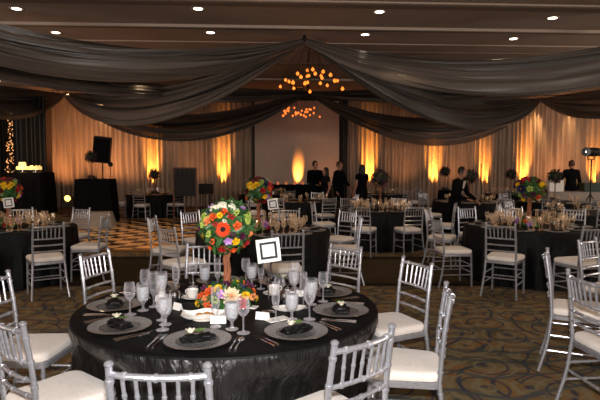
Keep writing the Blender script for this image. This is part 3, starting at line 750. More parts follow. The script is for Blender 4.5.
def make_topiary(full, seed):
    t = thing('floral_topiary', 'x', 'flower arrangement')
    BR, BZ = .149, .490
    tr = MB()
    for k in range(3):
        a = k * 2.1
        tr.tube([(math.cos(a + z * 9) * .012 + .004 * math.sin(z * 20), math.sin(a + z * 9) * .012, .03 + z * .44) for z in [i / 12 for i in range(13)]], [.014 - .004 * i / 12 for i in range(13)], 7)
    tr.obj('trunk', M['bark'], t)
    core = MB(); core.ball((0, 0, BZ), BR * .78, 16); core.obj('moss_ball', M['leaf'], t)
    fo = MB(); foliage(fo, BR * 1.02, 260 if full else 90, seed)
    for i in range(len(fo.v)): v = fo.v[i]; fo.v[i] = (v[0], v[1], v[2] + BZ)
    fo.obj('foliage', [M['leaf']], t)
    r = random.Random(seed)
    lst = list(BALLF)
    sides = (-1, 1)
    for sd in sides:
        for (x, z, kd, col, s) in lst:
            if sd > 0 and kd == 'gerbera': kd, col = 'dahlia', 'cream'
            if not full:
                if kd == 'berries' or (sd > 0 and r.random() < .5): continue
                col = r.choice(['yellow', 'red', 'white', 'orange', 'lilac', 'plum', 'plum', 'yellow', 'lime', 'navy', 'dusk_red', 'red', 'dusk_red']) if seed else col
                if kd in ('gerbera',): kd, col = 'rose', 'red'
                s *= 1.25
            q = math.sqrt(x * x + z * z)
            if q > .97: x *= .97 / q; z *= .97 / q
            y = sd * math.sqrt(max(0, 1 - x * x - z * z))
            if sd > 0: x = -x * .97; z += r.uniform(-.06, .06)
            d = Vector((x, y, z)).normalized()
            put_flower(t, d * BR * (.95 if kd == 'hydrangea' else 1.03) + Vector((0, 0, BZ)), d + Vector((0, 0, .08)), kd, col, s * (.8 if full else .85))
    # low arrangement at the foot
    dish = MB(); dish.lathe([(.0001, 0), (.075, 0), (.085, .012), (.09, .035), (.08, .05), (.0001, .05)], 18); dish.obj('dish', M['leaf'], t)
    bf = MB(); foliage(bf, .165 if full else .125, 170 if full else 50, seed + 5, .6, -.05)
    for i in range(len(bf.v)): v = bf.v[i]; bf.v[i] = (v[0], v[1], max(.004, v[2] + .03))
    bf.obj('foliage', [M['leaf2'] if not full else M['leaf']], t)
    for sd in (-1, 1):
        for (x, z, fw, kd, col, s) in BASEF:
            if not full:
                if kd == 'berries' or (sd > 0 and r.random() < .4): continue
                col = r.choice(['orange', 'lilac', 'red', 'pink', 'plum', 'yellow'])
            if sd > 0: x = -x; kd = 'rose' if kd == 'dahlia' else kd
            q = 1.35 if full else 1; put_flower(t, (x * .125 * q, sd * .105 * q * fw * (.75 if z > .5 else 1), .045 + z * .085 * q), (x * .7, sd * fw, .35 + z), kd, col, s * (1.0 if full else .95))
    return freeze(t)
TOP_A = make_topiary(True, 0)
TOP_B = make_topiary(False, 11)
def simple_topiary():
    t = thing('floral_topiary', 'x', 'flower arrangement')
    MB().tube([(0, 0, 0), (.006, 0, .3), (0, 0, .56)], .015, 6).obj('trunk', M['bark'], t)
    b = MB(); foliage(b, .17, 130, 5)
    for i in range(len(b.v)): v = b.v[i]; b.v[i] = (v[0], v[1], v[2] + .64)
    b.ball((0, 0, .64), .14, 12); b.obj('moss_ball', M['leaf_shaded'], t)
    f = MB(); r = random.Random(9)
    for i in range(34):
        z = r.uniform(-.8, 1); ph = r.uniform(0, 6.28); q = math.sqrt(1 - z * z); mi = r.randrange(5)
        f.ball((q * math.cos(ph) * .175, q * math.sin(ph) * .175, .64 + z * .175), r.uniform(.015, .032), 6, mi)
    f.obj('blossoms', [FL['plum'], FL['dusk_red'], FL['plum'], FL['dusk_red'], FL['dusk_gold']], t)  # dusk petal tones carry the silhouette darkness in their colour
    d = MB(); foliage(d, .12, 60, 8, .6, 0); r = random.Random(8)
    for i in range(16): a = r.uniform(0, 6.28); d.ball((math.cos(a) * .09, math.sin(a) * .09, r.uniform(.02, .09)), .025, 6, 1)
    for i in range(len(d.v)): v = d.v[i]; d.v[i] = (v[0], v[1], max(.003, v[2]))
    d.obj('foot_flowers', [M['leaf_shaded'], FL['plum']], t)
    return freeze(t)
TOP_C = simple_topiary()

# framed table sign ---------------------------------------------------
def make_sign():
    t = thing('table_sign', 'x', 'table sign')
    Z = .368; W = .138
    fr = MB()
    for a in range(4): fr.box((0, 0, W / 2 - .0095), (W if a % 2 == 0 else W - .0382, .014, .019), T=Matrix.Translation((0, 0, Z)) @ Matrix.Rotation(a * PI / 2, 4, 'Y'))
    TR = Matrix.Translation((0, 0, Z)) @ Matrix.Rotation(-.11, 4, 'Y') @ Matrix.Translation((0, 0, -Z))
    fr.v = [tuple(TR @ Vector(p)) for p in fr.v]
    fr.obj('frame', M['white_paper'], t, smooth=False)
    MB().box((0, .001, Z), (W - .036, .006, W - .036), T=TR).obj('mat_board', M['mat_board'], t, smooth=False)
    card = MB().box((0, -.0035, Z), (W - .066, .004, W - .066), T=TR).obj('card', M['white_paper'], t, smooth=False)
    ink = MB(); r = random.Random(2); x = -.032
    for i in range(9):                                # tiny grey hand-lettered word, too small to read in the photo
        h = .014 if i in (0, 8) else .008
        if i == 2: x += .005; continue
        ink.tube([(x, -.0062, Z - .003), (x + .003, -.0062, Z - .003 + h), (x + .005, -.0062, Z - .003)], .0009, 4); x += .0072
    ink.v = [tuple(TR @ Vector(p)) for p in ink.v]
    ink.obj('lettering', M['ink'], card)
    st = MB(); st.tube([(0, .004, .006), (0, .004, Z - .06)], .0035, 6); st.tube([(-.02, -.01, Z - W / 2 - .004), (0, .004, Z - .085), (.02, -.01, Z - W / 2 - .004)], .003, 6)
    st.lathe([(.0001, 0), (.04, 0), (.042, .004), (.01, .008), (.0001, .009)], 16)
    st.obj('stand', M['chrome'], t)
    return freeze(t)
SIGN = make_sign()

TH = .7505
def seat_frame_pts(c, deg, r):
    th = math.radians(deg); rad = Vector((math.cos(th), math.sin(th))); f = -rad; right = Vector((f.y, -f.x)); base = Vector(c[:2]) + rad * r
    return base, f, right, math.atan2(f.y, f.x) - PI / 2
def setting(c, deg, tname, lod):
    b, f, rt, rz = seat_frame_pts(c, deg, .70)
    ck = clock(deg); sfx = ' at %s on %s' % (ck, tname)
    P = lambda dx, dy: (b.x + rt.x * dx + f.x * dy, b.y + rt.y * dx + f.y * dy, TH)
    if lod == 2:
        place(PLATE, P(0, 0), rz, 'pewter charger plate' + sfx, 'charger plates on ' + tname)
        p = P(0, .0); place(NAPKIN, (p[0], p[1], TH + .0), rz + rnd(-.5, .5), 'black napkin with white flower favour' + sfx, 'napkins on ' + tname)
        place(FORK, P(-.185, -.02), rz, 'silver fork beside the plate' + sfx, 'forks on ' + tname)
        place(FORK, P(-.212, -.02), rz, 'outer silver fork' + sfx, 'forks on ' + tname)
        place(KNIFE, P(.185, -.02), rz, 'silver table knife' + sfx, 'knives on ' + tname)
        place(SPOON, P(.21, -.02), rz, 'silver spoon beside the knife' + sfx, 'spoons on ' + tname)
        place(GOB, P(.12 + rnd(-.01, .01), .20), rz, 'goblet of iced water' + sfx, 'water goblets on ' + tname)
        place(WINE, P(.205 + rnd(-.01, .01), .145), rz, 'empty clear wine glass' + sfx, 'wine glasses on ' + tname)
        place(FLUTE, P(.03, .235 + rnd(-.01, .01)), rz, 'empty clear champagne flute' + sfx, 'champagne flutes on ' + tname)
    elif lod == 1:
        place(PLATE2, P(0, 0), rz, 'charger plate' + sfx, 'charger plates on ' + tname)
        place(NAPKIN2, P(0, 0), rz + rnd(-.5, .5), 'black folded napkin' + sfx, 'napkins on ' + tname)
        place(GOB2, P(.12, .2), rz, 'water goblet' + sfx, 'water goblets on ' + tname)
        place(WINE2, P(.2, .15), rz, 'wine glass' + sfx, 'wine glasses on ' + tname)
        place(WINE2, P(.05, .24), rz, 'inner wine glass' + sfx, 'wine glasses on ' + tname)
        place(FLUTE2, P(-.06, .25), rz, 'tall champagne flute' + sfx, 'champagne flutes on ' + tname)
    else:
        place(PLATE2, P(0, 0), rz, 'charger plate' + sfx, 'charger plates on ' + tname)
        place(GOB2, P(.12, .2), rz, 'water goblet' + sfx, 'water goblets on ' + tname)
        place(WINE2, P(.19, .14), rz, 'wine glass' + sfx, 'wine glasses on ' + tname)

TABLES = {   # centre, name, chairs [(back, facing or None)], place angles, level of detail
 'A': ((-.44, 3.25), 'the nearest table', [((-.49, 1.79), None), ((.265, 2.13), (-.65, .76)), ((.83, 2.93), (-.96, .2)), ((.86, 3.86), (-.9, -.4)), ((.40, 4.6), (-.72, -.7)), ((-.845, 4.76), (.02, -1)), ((-1.66, 4.25), (.96, -.29)), ((-1.93, 3.28), (.98, -.05)), ((-1.34, 2.38), (.63, .77))], [-95, -53, -13, 26, 65, 104, 144, 183, 222], 2),
 'M': ((-.5, 7.25), 'the table behind the framed sign', [((-.13, 5.7), None), ((.85, 7.35), (-1, .05)), ((.78, 8.55), None), ((-.18, 8.85), None), ((-1.75, 8.4), None), ((-1.55, 6.1), None), ((-2.05, 7.3), (1, -.05))], range(-80, 280, 36), 1),
 'L': ((-4.2, 7.6), 'the table by the dance floor corner', [((-3.06, 6.42), (-.55, .8)), ((-3.72, 9.0), None), ((-2.8, 7.6), (-1, -.05)), ((-4.75, 9.0), None)], range(-70, 290, 36), 1),
 'R': ((3.36, 7.75), 'the table with the biggest bouquet', [((2.45, 6.45), None), ((1.86, 7.2), (1, .1)), ((2.1, 8.7), (.9, -.45)), ((2.9, 9.2), None), ((3.7, 9.25), None), ((4.6, 8.85), None), ((3.42, 6.1), (-.25, .9)), ((4.9, 7.5), None)], range(-84, 276, 36), 1),
 'N': ((3.55, 3.75), 'the table beyond the picture edge', [((2.01, 4.28), (.9, -.44)), ((1.8, 3.32), (1, .1)), ((2.74, 5.02), (.6, -.8))], [], 2),
 'C': ((1.65, 10.9), 'the table with the white-topped bouquet', [((1.08, 9.5), None), ((2.05, 9.45), None), ((3.05, 10.35), None), ((.25, 10.6), None), ((1.1, 12.3), None), ((2.3, 12.3), None)], range(-70, 290, 36), 1),
 'G': ((4.3, 13.4), 'the table behind the leaning man', [((4.6, 11.9), None), ((2.95, 12.7), None), ((3.4, 14.7), None)], range(-70, 290, 45), 0),
 'E': ((6.4, 13.3), 'the table with the red bouquet', [((5.6, 11.8), None), ((6.7, 11.85), None), ((7.5, 12.6), None), ((5.6, 14.6), None)], range(-80, 280, 45), 0),
 'F': ((5.4, 10.15), 'the table behind the biggest bouquet', [((5.1, 8.7), None), ((6.3, 8.9), None), ((3.9, 10.4), None), ((4.5, 11.4), None)], range(-80, 280, 45), 0),
 'K': ((.1, 13.7), 'the table before the standing couple', [((-.55, 12.4), None), ((.7, 12.4), None), ((-1.35, 13.6), None), ((1.5, 13.9), None), ((.5, 15.15), None)], range(-70, 290, 45), 0),
 'T': ((-4.75, 17.3), 'the table past the dance floor', [((-6.05, 17.0), (1, .2)), ((-4.85, 15.9), None), ((-3.7, 16.3), None), ((-5.2, 18.7), None)], range(-70, 290, 45), 0),
 'Q': ((2.6, 17.4), 'the far table behind the dark-haired woman', [((2.0, 16.1), None), ((3.3, 16.1), None), ((4.0, 17.8), None)], range(-70, 290, 45), 0),
 'W': ((7.0, 17.6), 'the far table below the brightest uplight', [((6.3, 16.3), None), ((7.6, 16.3), None), ((5.6, 17.8), None)], range(-70, 290, 45), 0),
 'Y': ((-1.1, 17.6), 'the far table before the screen', [((-1.5, 16.2), None), ((-.3, 16.3), None)], range(-70, 290, 45), 0),
}
CLOTHS = {'A': 'shiny black pleated satin cloth draped to the floor over the nearest round table'}
for i, (k, (c, nm, chs, angs, lod)) in enumerate(TABLES.items()):
    pos = []
    for bk, fc in chs:
        d = Vector((bk[0] - c[0], bk[1] - c[1])); ck = clock(math.degrees(math.atan2(d.y, d.x)))
        f = Vector(fc) if fc else -d
        o = chair(bk, f, 'silver chair, ivory cushion, at %s around %s' % (ck, nm), 'silver chairs around ' + nm, 2 if k in 'AN' else (1 if bk[1] < 9.3 else 0)); pos.append((o.location.x, o.location.y, o.rotation_euler.z))
        for kk, v in TABLES.items():
            dd = (Vector(o.location[:2]) - Vector(v[0])).length
            if dd < 1.16: print('NEAR', k, bk, kk, round(dd, 2))
    cloth(c, CLOTHS.get(k, 'black floor-length cloth on ' + nm), seed=i, big=lod == 2, chairs=pos, m='satin' if lod == 2 else 'table_linen')
    for a in angs: setting(c, a, nm, lod)

# centrepieces
A = TABLES['A'][0]
place(TOP_A, (A[0] - .012, A[1], TH), 0, 'tall ball topiary of mixed bright flowers with a big orange gerbera', 'flower topiaries on the tables')
for k, lab in (('M', 'flower ball topiary with red and yellow blooms behind the framed sign'), ('R', 'large colourful flower topiary on the table with the long black front'),
               ('L', 'flower topiary at the picture edge on the table by the dance floor corner')):
    c = TABLES[k][0]; o = place(TOP_B, (c[0] - (.07 if k == 'M' else 0), c[1], TH), {'M': .4, 'R': 2.2, 'L': 1.3}[k], lab, 'flower topiaries on the tables'); o.scale = {'M': (1.18, 1.18, 1.12), 'R': (1.3, 1.3, 1.1), 'L': (1.1,) * 3}[k]
for k, lab in (('C', 'flower ball topiary in front of the dark-haired woman'), ('E', 'reddish flower ball topiary in front of the man facing away'), ('G', 'dark round topiary beside the leaning man'),
               ('T', 'small round topiary silhouetted against the uplight past the dance floor'), ('Q', 'small round topiary beside the dark-haired woman'),
               ('W', 'small topiary in front of the brightest far uplight'), ('K', 'flower topiary in front of the standing couple')):
    c = TABLES[k][0]
    if k == 'K': continue
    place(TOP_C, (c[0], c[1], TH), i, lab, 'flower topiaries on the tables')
# framed signs
sp = at(268, 250, 3.05)
place(SIGN, (-.185, 3.08, TH), .18, 'white framed table sign with dark mat on a thin stand, nearest table', 'framed table signs')
place(SIGN, (-.36, 7.05, TH + 0), -.1, 'small white framed sign beside the red and yellow flower topiary', 'framed table signs')
place(SIGN, (-4.05, 7.35, TH), .1, 'white framed sign cut by the picture edge on the dance floor corner table', 'framed table signs')

# ---- small things on the nearest table
def on_a(px, py): # table-top point seen at a photo pixel
    Y = (CAMZ - TH) * F / (py - HOR); return Vector(((px - 300) / F * Y, Y, TH))
def item(name, cat, px, py, label, mb, m, rz=0, group=None):
    o = mb.obj(name, m); o.location = on_a(px, py); o.rotation_euler = (0, 0, rz); return tag(o, label, cat, group)
def shaker():
    return MB().lathe([(.0001, 0), (.019, 0), (.021, .006), (.016, .03), (.014, .06), (.016, .075), (.0001, .08)], 14)
def pair(name, cat, px, py, label, parts, rz=0, group=None):
    p = on_a(px, py); t = thing(name, label, cat, p, rz, group)
    for pn, mb, m in parts: mb.obj(pn, m, t)
    return t
sh = MB().lathe([(.0001, 0), (.02, 0), (.021, .006), (.017, .03), (.0145, .062)], 14); cp = lambda: MB().lathe([(.0145, .062), (.016, .066), (.015, .078), (.008, .086), (.0001, .088)], 14)
pair('salt_shaker', 'shaker', 160, 296, 'tall white salt shaker with steel cap beside the steel creamer', [('body', sh, M['white_china']), ('cap', cp(), M['chrome'])], 0, 'shakers on the nearest table')
pair('pepper_shaker', 'shaker', 292, 302, 'taller white pepper shaker with steel cap behind the oval dish', [('body', MB().lathe([(.0001, 0), (.02, 0), (.021, .006), (.017, .03), (.0145, .062)], 14), M['white_china']), ('cap', cp(), M['chrome'])], 0, 'shakers on the nearest table')
pair('salt_shaker', 'shaker', 287, 299, 'shorter white salt shaker between steel creamer and taller pepper shaker', [('body', MB().lathe([(.0001, 0), (.018, 0), (.019, .006), (.015, .03), (.0125, .056)], 14), M['white_china']), ('cap', MB().lathe([(.0125, .056), (.013, .068), (.0001, .076)], 14), M['chrome'])], 0, 'shakers on the nearest table')
def creamer(px, py, label):
    pair('steel_creamer', 'creamer', px, py, label, [
        ('jug', MB().lathe([(.0001, 0), (.03, 0), (.034, .01), (.034, .05), (.03, .062), (.031, .068)], 18, close=False), M['chrome']),
        ('lid', MB().lathe([(.031, .068), (.02, .076), (.005, .08), (.006, .088), (.0001, .09)], 18), M['chrome']),
        ('handle', MB().tube([(.033, 0, .055), (.052, 0, .05), (.054, 0, .03), (.034, 0, .015)], .003, 6), M['chrome'])], 0, 'creamers on the nearest table')
creamer(173, 303, 'polished steel creamer beside the tall white shaker'); creamer(284, 304, 'polished steel creamer between the flowers and the oval white dish')
def cup(px, py, label, rz):
    t = pair('coffee_cup', 'cup', px, py, label, [
        ('saucer', MB().lathe([(.0001, 0), (.045, .001), (.07, .012), (.071, .015), (.045, .006), (.0001, .005)], 24), M['white_china']),
        ('bowl', MB().lathe([(.0001, .007), (.022, .007), (.03, .02), (.038, .045), (.041, .062), (.039, .062), (.034, .04), (.0001, .016)], 22), M['white_china']),
        ('handle', MB().tube([(.038, 0, .052), (.058, 0, .05), (.06, 0, .032), (.034, 0, .022)], .0035, 6), M['white_china'])], rz, 'coffee cups on the nearest table')
cup(191, 300, 'white coffee cup on saucer beside the low flowers, near the steel creamer', 2.6); cup(273, 296, 'white coffee cup on saucer at the foot of the framed sign', .4)
# bread plate on a white linen
bp = on_a(203, 321)
t = thing('bread_dish', 'white folded-linen bread dish holding rolls in front of the flowers', 'dish', bp, .1)
def lin(u, v):
    x = (u - .5) * .25; y = (v - .5) * .13; e = max(abs(u - .5), abs(v - .5)) * 2
    return (x, y, .004 + .035 * e ** 3 + .006 * math.sin(9 * u + 3) * e)
l_ = MB(); l_.grid(lin, 16, 12); l_.obj('linen', M['white_paper'], t)
MB().lathe([(.0001, .0), (.06, 0), (.07, .004), (.0001, .005)], 20).obj('base', M['white_china'], t)
for i, (dx, dy) in enumerate(((-.03, .01), (.0, -.005), (.03, .012), (.01, .03))):
    r_ = MB(); r_.ball((0, 0, 0), (.022, .016, .013), 10); o = r_.obj('bread_roll', M['bread'], loc=(bp.x + dx, bp.y + dy, TH + .02)); tag(o, 'small golden bread roll in the white linen dish', 'bread roll', 'bread rolls in the linen dish')
# butter dish, oval dish
ov = MB(); slab(ov, [(.105 * math.cos(a * PI / 16), .045 * math.sin(a * PI / 16)) for a in range(32)], [(.35, 0), (.25, .004), (.03, .018), (0, .022), (.06, .021), (.3, .010), (.9, .009)])
item('oval_dish', 'dish', 289, 312, 'shallow oval white dish beside the steel creamer', ov, M['white_china'], .1)
cr = MB(); cr.lathe([(.0001, .006), (.03, .006), (.045, .03), (.04, .06), (.032, .085)], 16, close=False)
item('votive_glass', 'candle holder', 279, 290, 'small clear votive glass behind the steel creamer near the sign', cr, M['glass'])
# tented name cards and leaflets
def tent(px, py, rz, label, w=.085, h=.042):
    mb = MB(); mb.box((0, -.012, h / 2), (w, .0012, h * 1.03), T=Matrix.Rotation(-.28, 4, 'X')); mb.box((0, .012, h / 2), (w, .0012, h * 1.03), T=Matrix.Rotation(.28, 4, 'X'))
    item('place_card', 'place card', px, py, label, mb, M['white_paper'], rz, 'place cards on the nearest table').data.polygons.foreach_set('use_smooth', [False] * 12)
tent(217, 326, .05, 'white tented place card beyond the plate at six o\'clock'); tent(262, 322, -.35, 'white tented place card beside the goblet left of the oval dish', .08)
tent(300, 298, -.5, 'small white tented card behind the pair of shakers', .05, .04); tent(176, 312, -.7, 'white tented place card by the goblet near the steel creamer', .07)
tent(158, 303, .8, 'white tented place card behind the tall white shaker', .06)
fl2 = MB(); fl2.box((0, 0, .004), (.13, .07, .006)); item('folded_menu', 'menu', 277, 322, 'white folded paper lying between the flowers and oval dish', fl2, M['white_paper'], .6)
fl3 = MB(); fl3.box((0, 0, .004), (.12, .06, .006)); item('folded_menu', 'menu', 247, 309, 'white folded paper lying in front of the red rose', fl3, M['white_paper'], -.3)

# ------------------------------------------------------------------ dark furniture at the back
def rect_cloth(name, c, w, d, h, label, m, rz=0, seed=0, cat='tablecloth', flare=.06):
    r = random.Random(seed); ph = r.uniform(0, 6)
    ol = rounded_outline(w, w, d, .06, 8); dense = []
    for i in range(len(ol)):
        a = Vector(ol[i]); b = Vector(ol[(i + 1) % len(ol)]); k = max(1, int((b - a).length / .04))
        for j in range(k): dense.append(a.lerp(b, j / k))
    n = len(dense); vs = []; fs = []; prof = [(0, h), (.5, h), (.97, h), (1, h - .01)] + [(1, h - .01 - (h - .015) * t) for t in (.1, .3, .6, 1)]
    for i, (q, z) in enumerate(prof):
        fall = (h - z) / h
        for k in range(n):
            p = dense[k]; nn = p.normalized(); wv = .018 * math.sin(k * .75 + ph + math.sin(k * .13)) * min(1, fall * 2)
            vs.append((p.x * q + nn.x * (wv + flare * fall), p.y * q + nn.y * (wv + flare * fall), z))
    for i in range(len(prof) - 1):
        for k in range(n): k2 = (k + 1) % n; fs.append((i * n + k, i * n + k2, i * n + n + k2, i * n + n + k)[::-1])
    mb = MB(); mb.add(vs, fs)
    o = mb.obj(name, m, loc=(c[0], c[1], 0), rot=(0, 0, rz)); autosmooth(o, 1.2); return tag(o, label, cat)
# cake table
ck = at(31, 172, 18.6)
rect_cloth('tall_table', (ck.x, ck.y), 1.25, 1.0, 1.45, 'tall black-draped table carrying two glowing cakes by the string lights', M['black_cloth_flat'], 0, 1, 'table')
def cake(px, label, wid, tiers):
    p = at(px, 172, 18.4); t = thing('glowing_cake', label, 'cake', (p.x, p.y, 1.452), 0, 'glowing cakes')
    MB().lathe([(.0001, 0), (wid * .8, 0), (wid * .8, .012), (.03, .02), (.03, .07), (wid * 1.15, .08), (wid * 1.15, .09), (.0001, .09)], 24).obj('cake_stand', M['chrome'], t)
    mb = MB(); z = .09
    for k, q in enumerate(tiers): mb.lathe([(.0001, z), (q, z), (q * 1.01, z + .02), (q, z + .1), (q * .95, z + .115), (.0001, z + .118)], 24); z += .115
    mb.obj('tiers', M['cake'], t)
    tp = MB()
    for k in range(7): tp.ball((math.cos(k * .9) * tiers[-1] * .7, math.sin(k * .9) * tiers[-1] * .7, z + .01), .03, 8)
    tp.obj('topping', M['cake'], t)
cake(23, 'two-tier cake glowing yellow, farther from the drapes', .19, (.2, .12)); cake(36, 'flat round cake glowing yellow, nearer the drapes', .19, (.2,))
lamp('POINT', 'cake_table_lamp', (ck.x, ck.y - .6, 1.75), 12, (1, .5, .15), rad=.1)
# tall black highboy with plant
hb = at(96, 178, 15.6)
rect_cloth('tall_table', (hb.x, hb.y), 1.0, .8, 1.28, 'tall black-draped table with a dark topiary in front of the loudspeaker', M['black_cloth_flat'], .1, 2, 'table', .08)
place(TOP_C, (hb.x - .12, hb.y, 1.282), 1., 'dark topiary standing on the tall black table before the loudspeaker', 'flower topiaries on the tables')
# gray draped low bench
gb = at(92, 218, 14.2)
rect_cloth('draped_bench', (gb.x, gb.y), .95, .5, .42, 'low bench under grey cloth in front of the tall black table', M['grey_cloth'], .15, 3, 'bench', .10)
# loudspeaker on tripod
ps = at(103, 150, 16.8)
t = thing('loudspeaker', 'black loudspeaker tilted on a pole above the tall black table', 'loudspeaker', (ps.x, ps.y, 0), .25)
cab = MB(); cab.box((0, 0, 0), (.52, .42, .80), taper=.97); cab.obj('cabinet', M['black_plastic'], t, smooth=False, loc=(0, 0, 2.18), rot=(.12, .10, 0))
gr = MB(); gr.box((0, -.218, 0), (.46, .015, .72)); gr.obj('grille', M['black_cloth_flat'], t, smooth=False, loc=(0, 0, 2.18), rot=(.12, .10, 0))
MB().tube([(0, 0, .35), (0, 0, 1.84)], .022, 8).obj('pole', M['black_plastic'], t)
for k in range(3):
    a = k * 2.094 + .5; MB().tube([(0, 0, .75), (math.cos(a) * .5, math.sin(a) * .5, .012)], .012, 6).obj('leg', M['black_plastic'], t)
mp_ = at(111, 164, 16.4)
t = thing('microphone_stand', 'thin dark stand with a round head beside the loudspeaker', 'stand', (mp_.x, mp_.y, 0))
MB().tube([(0, 0, .02), (0, 0, 1.66)], .012, 6).obj('pole', M['black_plastic'], t); MB().ball((0, 0, 1.71), (.075, .06, .075), 12).obj('head', M['black_plastic'], t)
MB().lathe([(.0001, 0), (.15, 0), (.15, .015), (.02, .03), (.0001, .03)], 16).obj('base', M['black_plastic'], t)
# yellow par lamp and thin pole
yp = at(68, 198, 17.5)
t = thing('par_lamp', 'round lamp with glowing yellow lens on the floor before the drapes', 'stage lamp', (yp.x, yp.y, 0), .05)
MB().lathe([(.0001, -.2), (.08, -.2), (.11, -.02), (.115, .08), (.10, .08), (.09, 0)], 16, T=Matrix.Translation((0, 0, yp.z)) @ Matrix.Rotation(PI / 2 + .1, 4, 'X')).obj('can', M['black_plastic'], t)
MB().lathe([(.0001, .085), (.10, .08)], 16, T=Matrix.Translation((0, 0, yp.z)) @ Matrix.Rotation(PI / 2 + .1, 4, 'X'), close=False).obj('lens', M['lamp_yellow'], t)
ys = MB(); ys.tube([(-.16, 0, yp.z), (-.16, .0, yp.z - .2), (.16, 0, yp.z - .2), (.16, 0, yp.z)], .012, 6); ys.tube([(0, 0, 0), (0, 0, yp.z - .2)], .018, 6); ys.lathe([(.0001, 0), (.2, 0), (.18, .02), (.0001, .02)], 16)
ys.obj('floor_stand', M['black_plastic'], t)
pp = at(61, 207, 18.2)
t = thing('light_stand', 'thin bare black pole standing before the drapes by the cake table', 'stand', (pp.x, pp.y, 0))
MB().tube([(0, 0, .02), (.01, 0, 1.1)], .016, 6).obj('pole', M['black_plastic'], t); MB().lathe([(.0001, 0), (.16, 0), (.16, .012), (.0001, .03)], 14).obj('base', M['black_plastic'], t)
# black display board with slatted top + black equipment box
db = at(185, 182, 15.0)
t = thing('display_board', 'large dark slatted board standing behind the dance floor', 'board', (db.x, db.y, 0), .05)
MB().box((0, 0, 1.2), (.62, .05, .80)).obj('panel', M['black_plastic'], t, smooth=False)
fr = MB()
for x in (-.32, .32): fr.box((x, 0, .80), (.035, .06, 1.60))
fr.box((0, 0, 1.60), (.64, .06, .035)); fr.obj('frame', M['wood'], t, smooth=False)
sb = MB()
for k in range(5): sb.box((-.26 + k * .13, -.035, 1.50), (.05, .012, .16))
sb.obj('slats', M['dark_wood_panel'], t, smooth=False)
MB().box((0, .12, .02), (.8, .5, .04)).obj('foot', M['black_plastic'], t, smooth=False)
eb = at(206, 190, 15.8)
t = thing('equipment_case', 'black equipment box on legs beside the dark slatted board', 'equipment case', (eb.x, eb.y, 0), -.1)
MB().box((0, 0, .98), (.36, .34, .3), taper=.96).obj('box', M['black_plastic'], t, smooth=False)
for x in (-.14, .14):
    for y in (-.13, .13): MB().tube([(x, y, 0), (x, y, .83)], .015, 6).obj('leg', M['black_plastic'], t)
# low dark serving bar before the screen
rect_cloth('serving_bar', (-.35, 19.3), 2.6, .7, 1.0, 'long black-draped bar with red candles in front of the screen', M['black_cloth_flat'], YAW, 5, 'bar')
for i in range(8):
    c_ = MB(); c_.lathe([(.0001, 0), (.04, 0), (.045, .05), (.04, .1), (.0001, .1)], 10)
    tag(c_.obj('candle', M['candle'], loc=(-1.4 + i * .3, 19.2 + rnd(-.1, .1), 1.002)), 'small glowing candle on the long bar before the screen', 'candle', 'candles on the long bar')
# service station
rect_cloth('service_table', (7.95, 15.4), 1.9, .8, .92, 'service table under pale grey cloth in front of the man facing away', M['grey_cloth'], .05, 6, 'table')
bx = MB(); bx.box((0, 0, .17), (.42, .25, .34), taper=.97); tag(bx.obj('white_box', M['white_china'], smooth=False, loc=(7.4, 15.4, .922)), 'white box on the pale grey service table', 'box')
gc = MB(); gc.box((0, 0, .12), (.6, .3, .24), taper=1.04); gc.box((0, 0, .235), (.66, .34, .03)); tag(gc.obj('storage_crate', M['green_crate'], smooth=False, loc=(8.5, 15.4, .922)), 'dark green crate on the pale grey service table', 'crate')
pd = at(445, 180, 18.6)
o = rect_cloth('pedestal', (pd.x, pd.y), .4, .4, .83, 'narrow black-draped pedestal under the small topiary near the far drapes', M['black_cloth_flat'], 0, 9, 'pedestal', .04)
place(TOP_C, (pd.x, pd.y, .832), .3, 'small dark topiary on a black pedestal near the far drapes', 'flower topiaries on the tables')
pl = at(482, 170, 18.9)
t = thing('light_stand', 'thin black pole before the drapes beside the leaning man', 'stand', (pl.x, pl.y, 0))
MB().tube([(0, 0, .02), (-.05, 0, 1.75)], .02, 6).obj('pole', M['black_plastic'], t); MB().lathe([(.0001, 0), (.18, 0), (.18, .012), (.0001, .03)], 14).obj('base', M['black_plastic'], t)
# stage spotlight on tripod
sl_ = at(585, 152, 14.2)
t = thing('stage_spotlight', 'black stage spotlight with bright white lens on a tripod', 'spotlight', (sl_.x + .15, sl_.y, 0))
Z = sl_.z; R_ = Matrix.Translation((0, 0, Z)) @ Matrix.Rotation(-.95, 4, 'Z') @ Matrix.Rotation(PI / 2, 4, 'X')
MB().lathe([(.0001, -.42), (.11, -.42), (.12, -.2), (.12, .02), (.10, .05), (.10, .24), (.12, .25), (.12, .30), (.1, .30)], 18, T=R_).obj('housing', M['black_plastic'], t)
MB().lathe([(.0001, .302), (.095, .29)], 18, T=R_, close=False).obj('lens', M['lamp_stage'], t)
MB().tube([(-.02, .14, Z), (-.02, .14, Z - .2), (.0, -.14, Z - .2), (.0, -.14, Z)], .014, 6).obj('yoke', M['black_plastic'], t)
MB().tube([(0, 0, .4), (0, 0, Z - .2)], .02, 8).obj('pole', M['black_plastic'], t)
for k in range(3):
    a = k * 2.094; MB().tube([(0, 0, .9), (math.cos(a) * .55, math.sin(a) * .55, .012)], .014, 6).obj('leg', M['black_plastic'], t)
lamp('POINT', 'spotlight_glow', (sl_.x - .25, sl_.y - .35, Z), 6, (1, .9, .8), rad=.1)

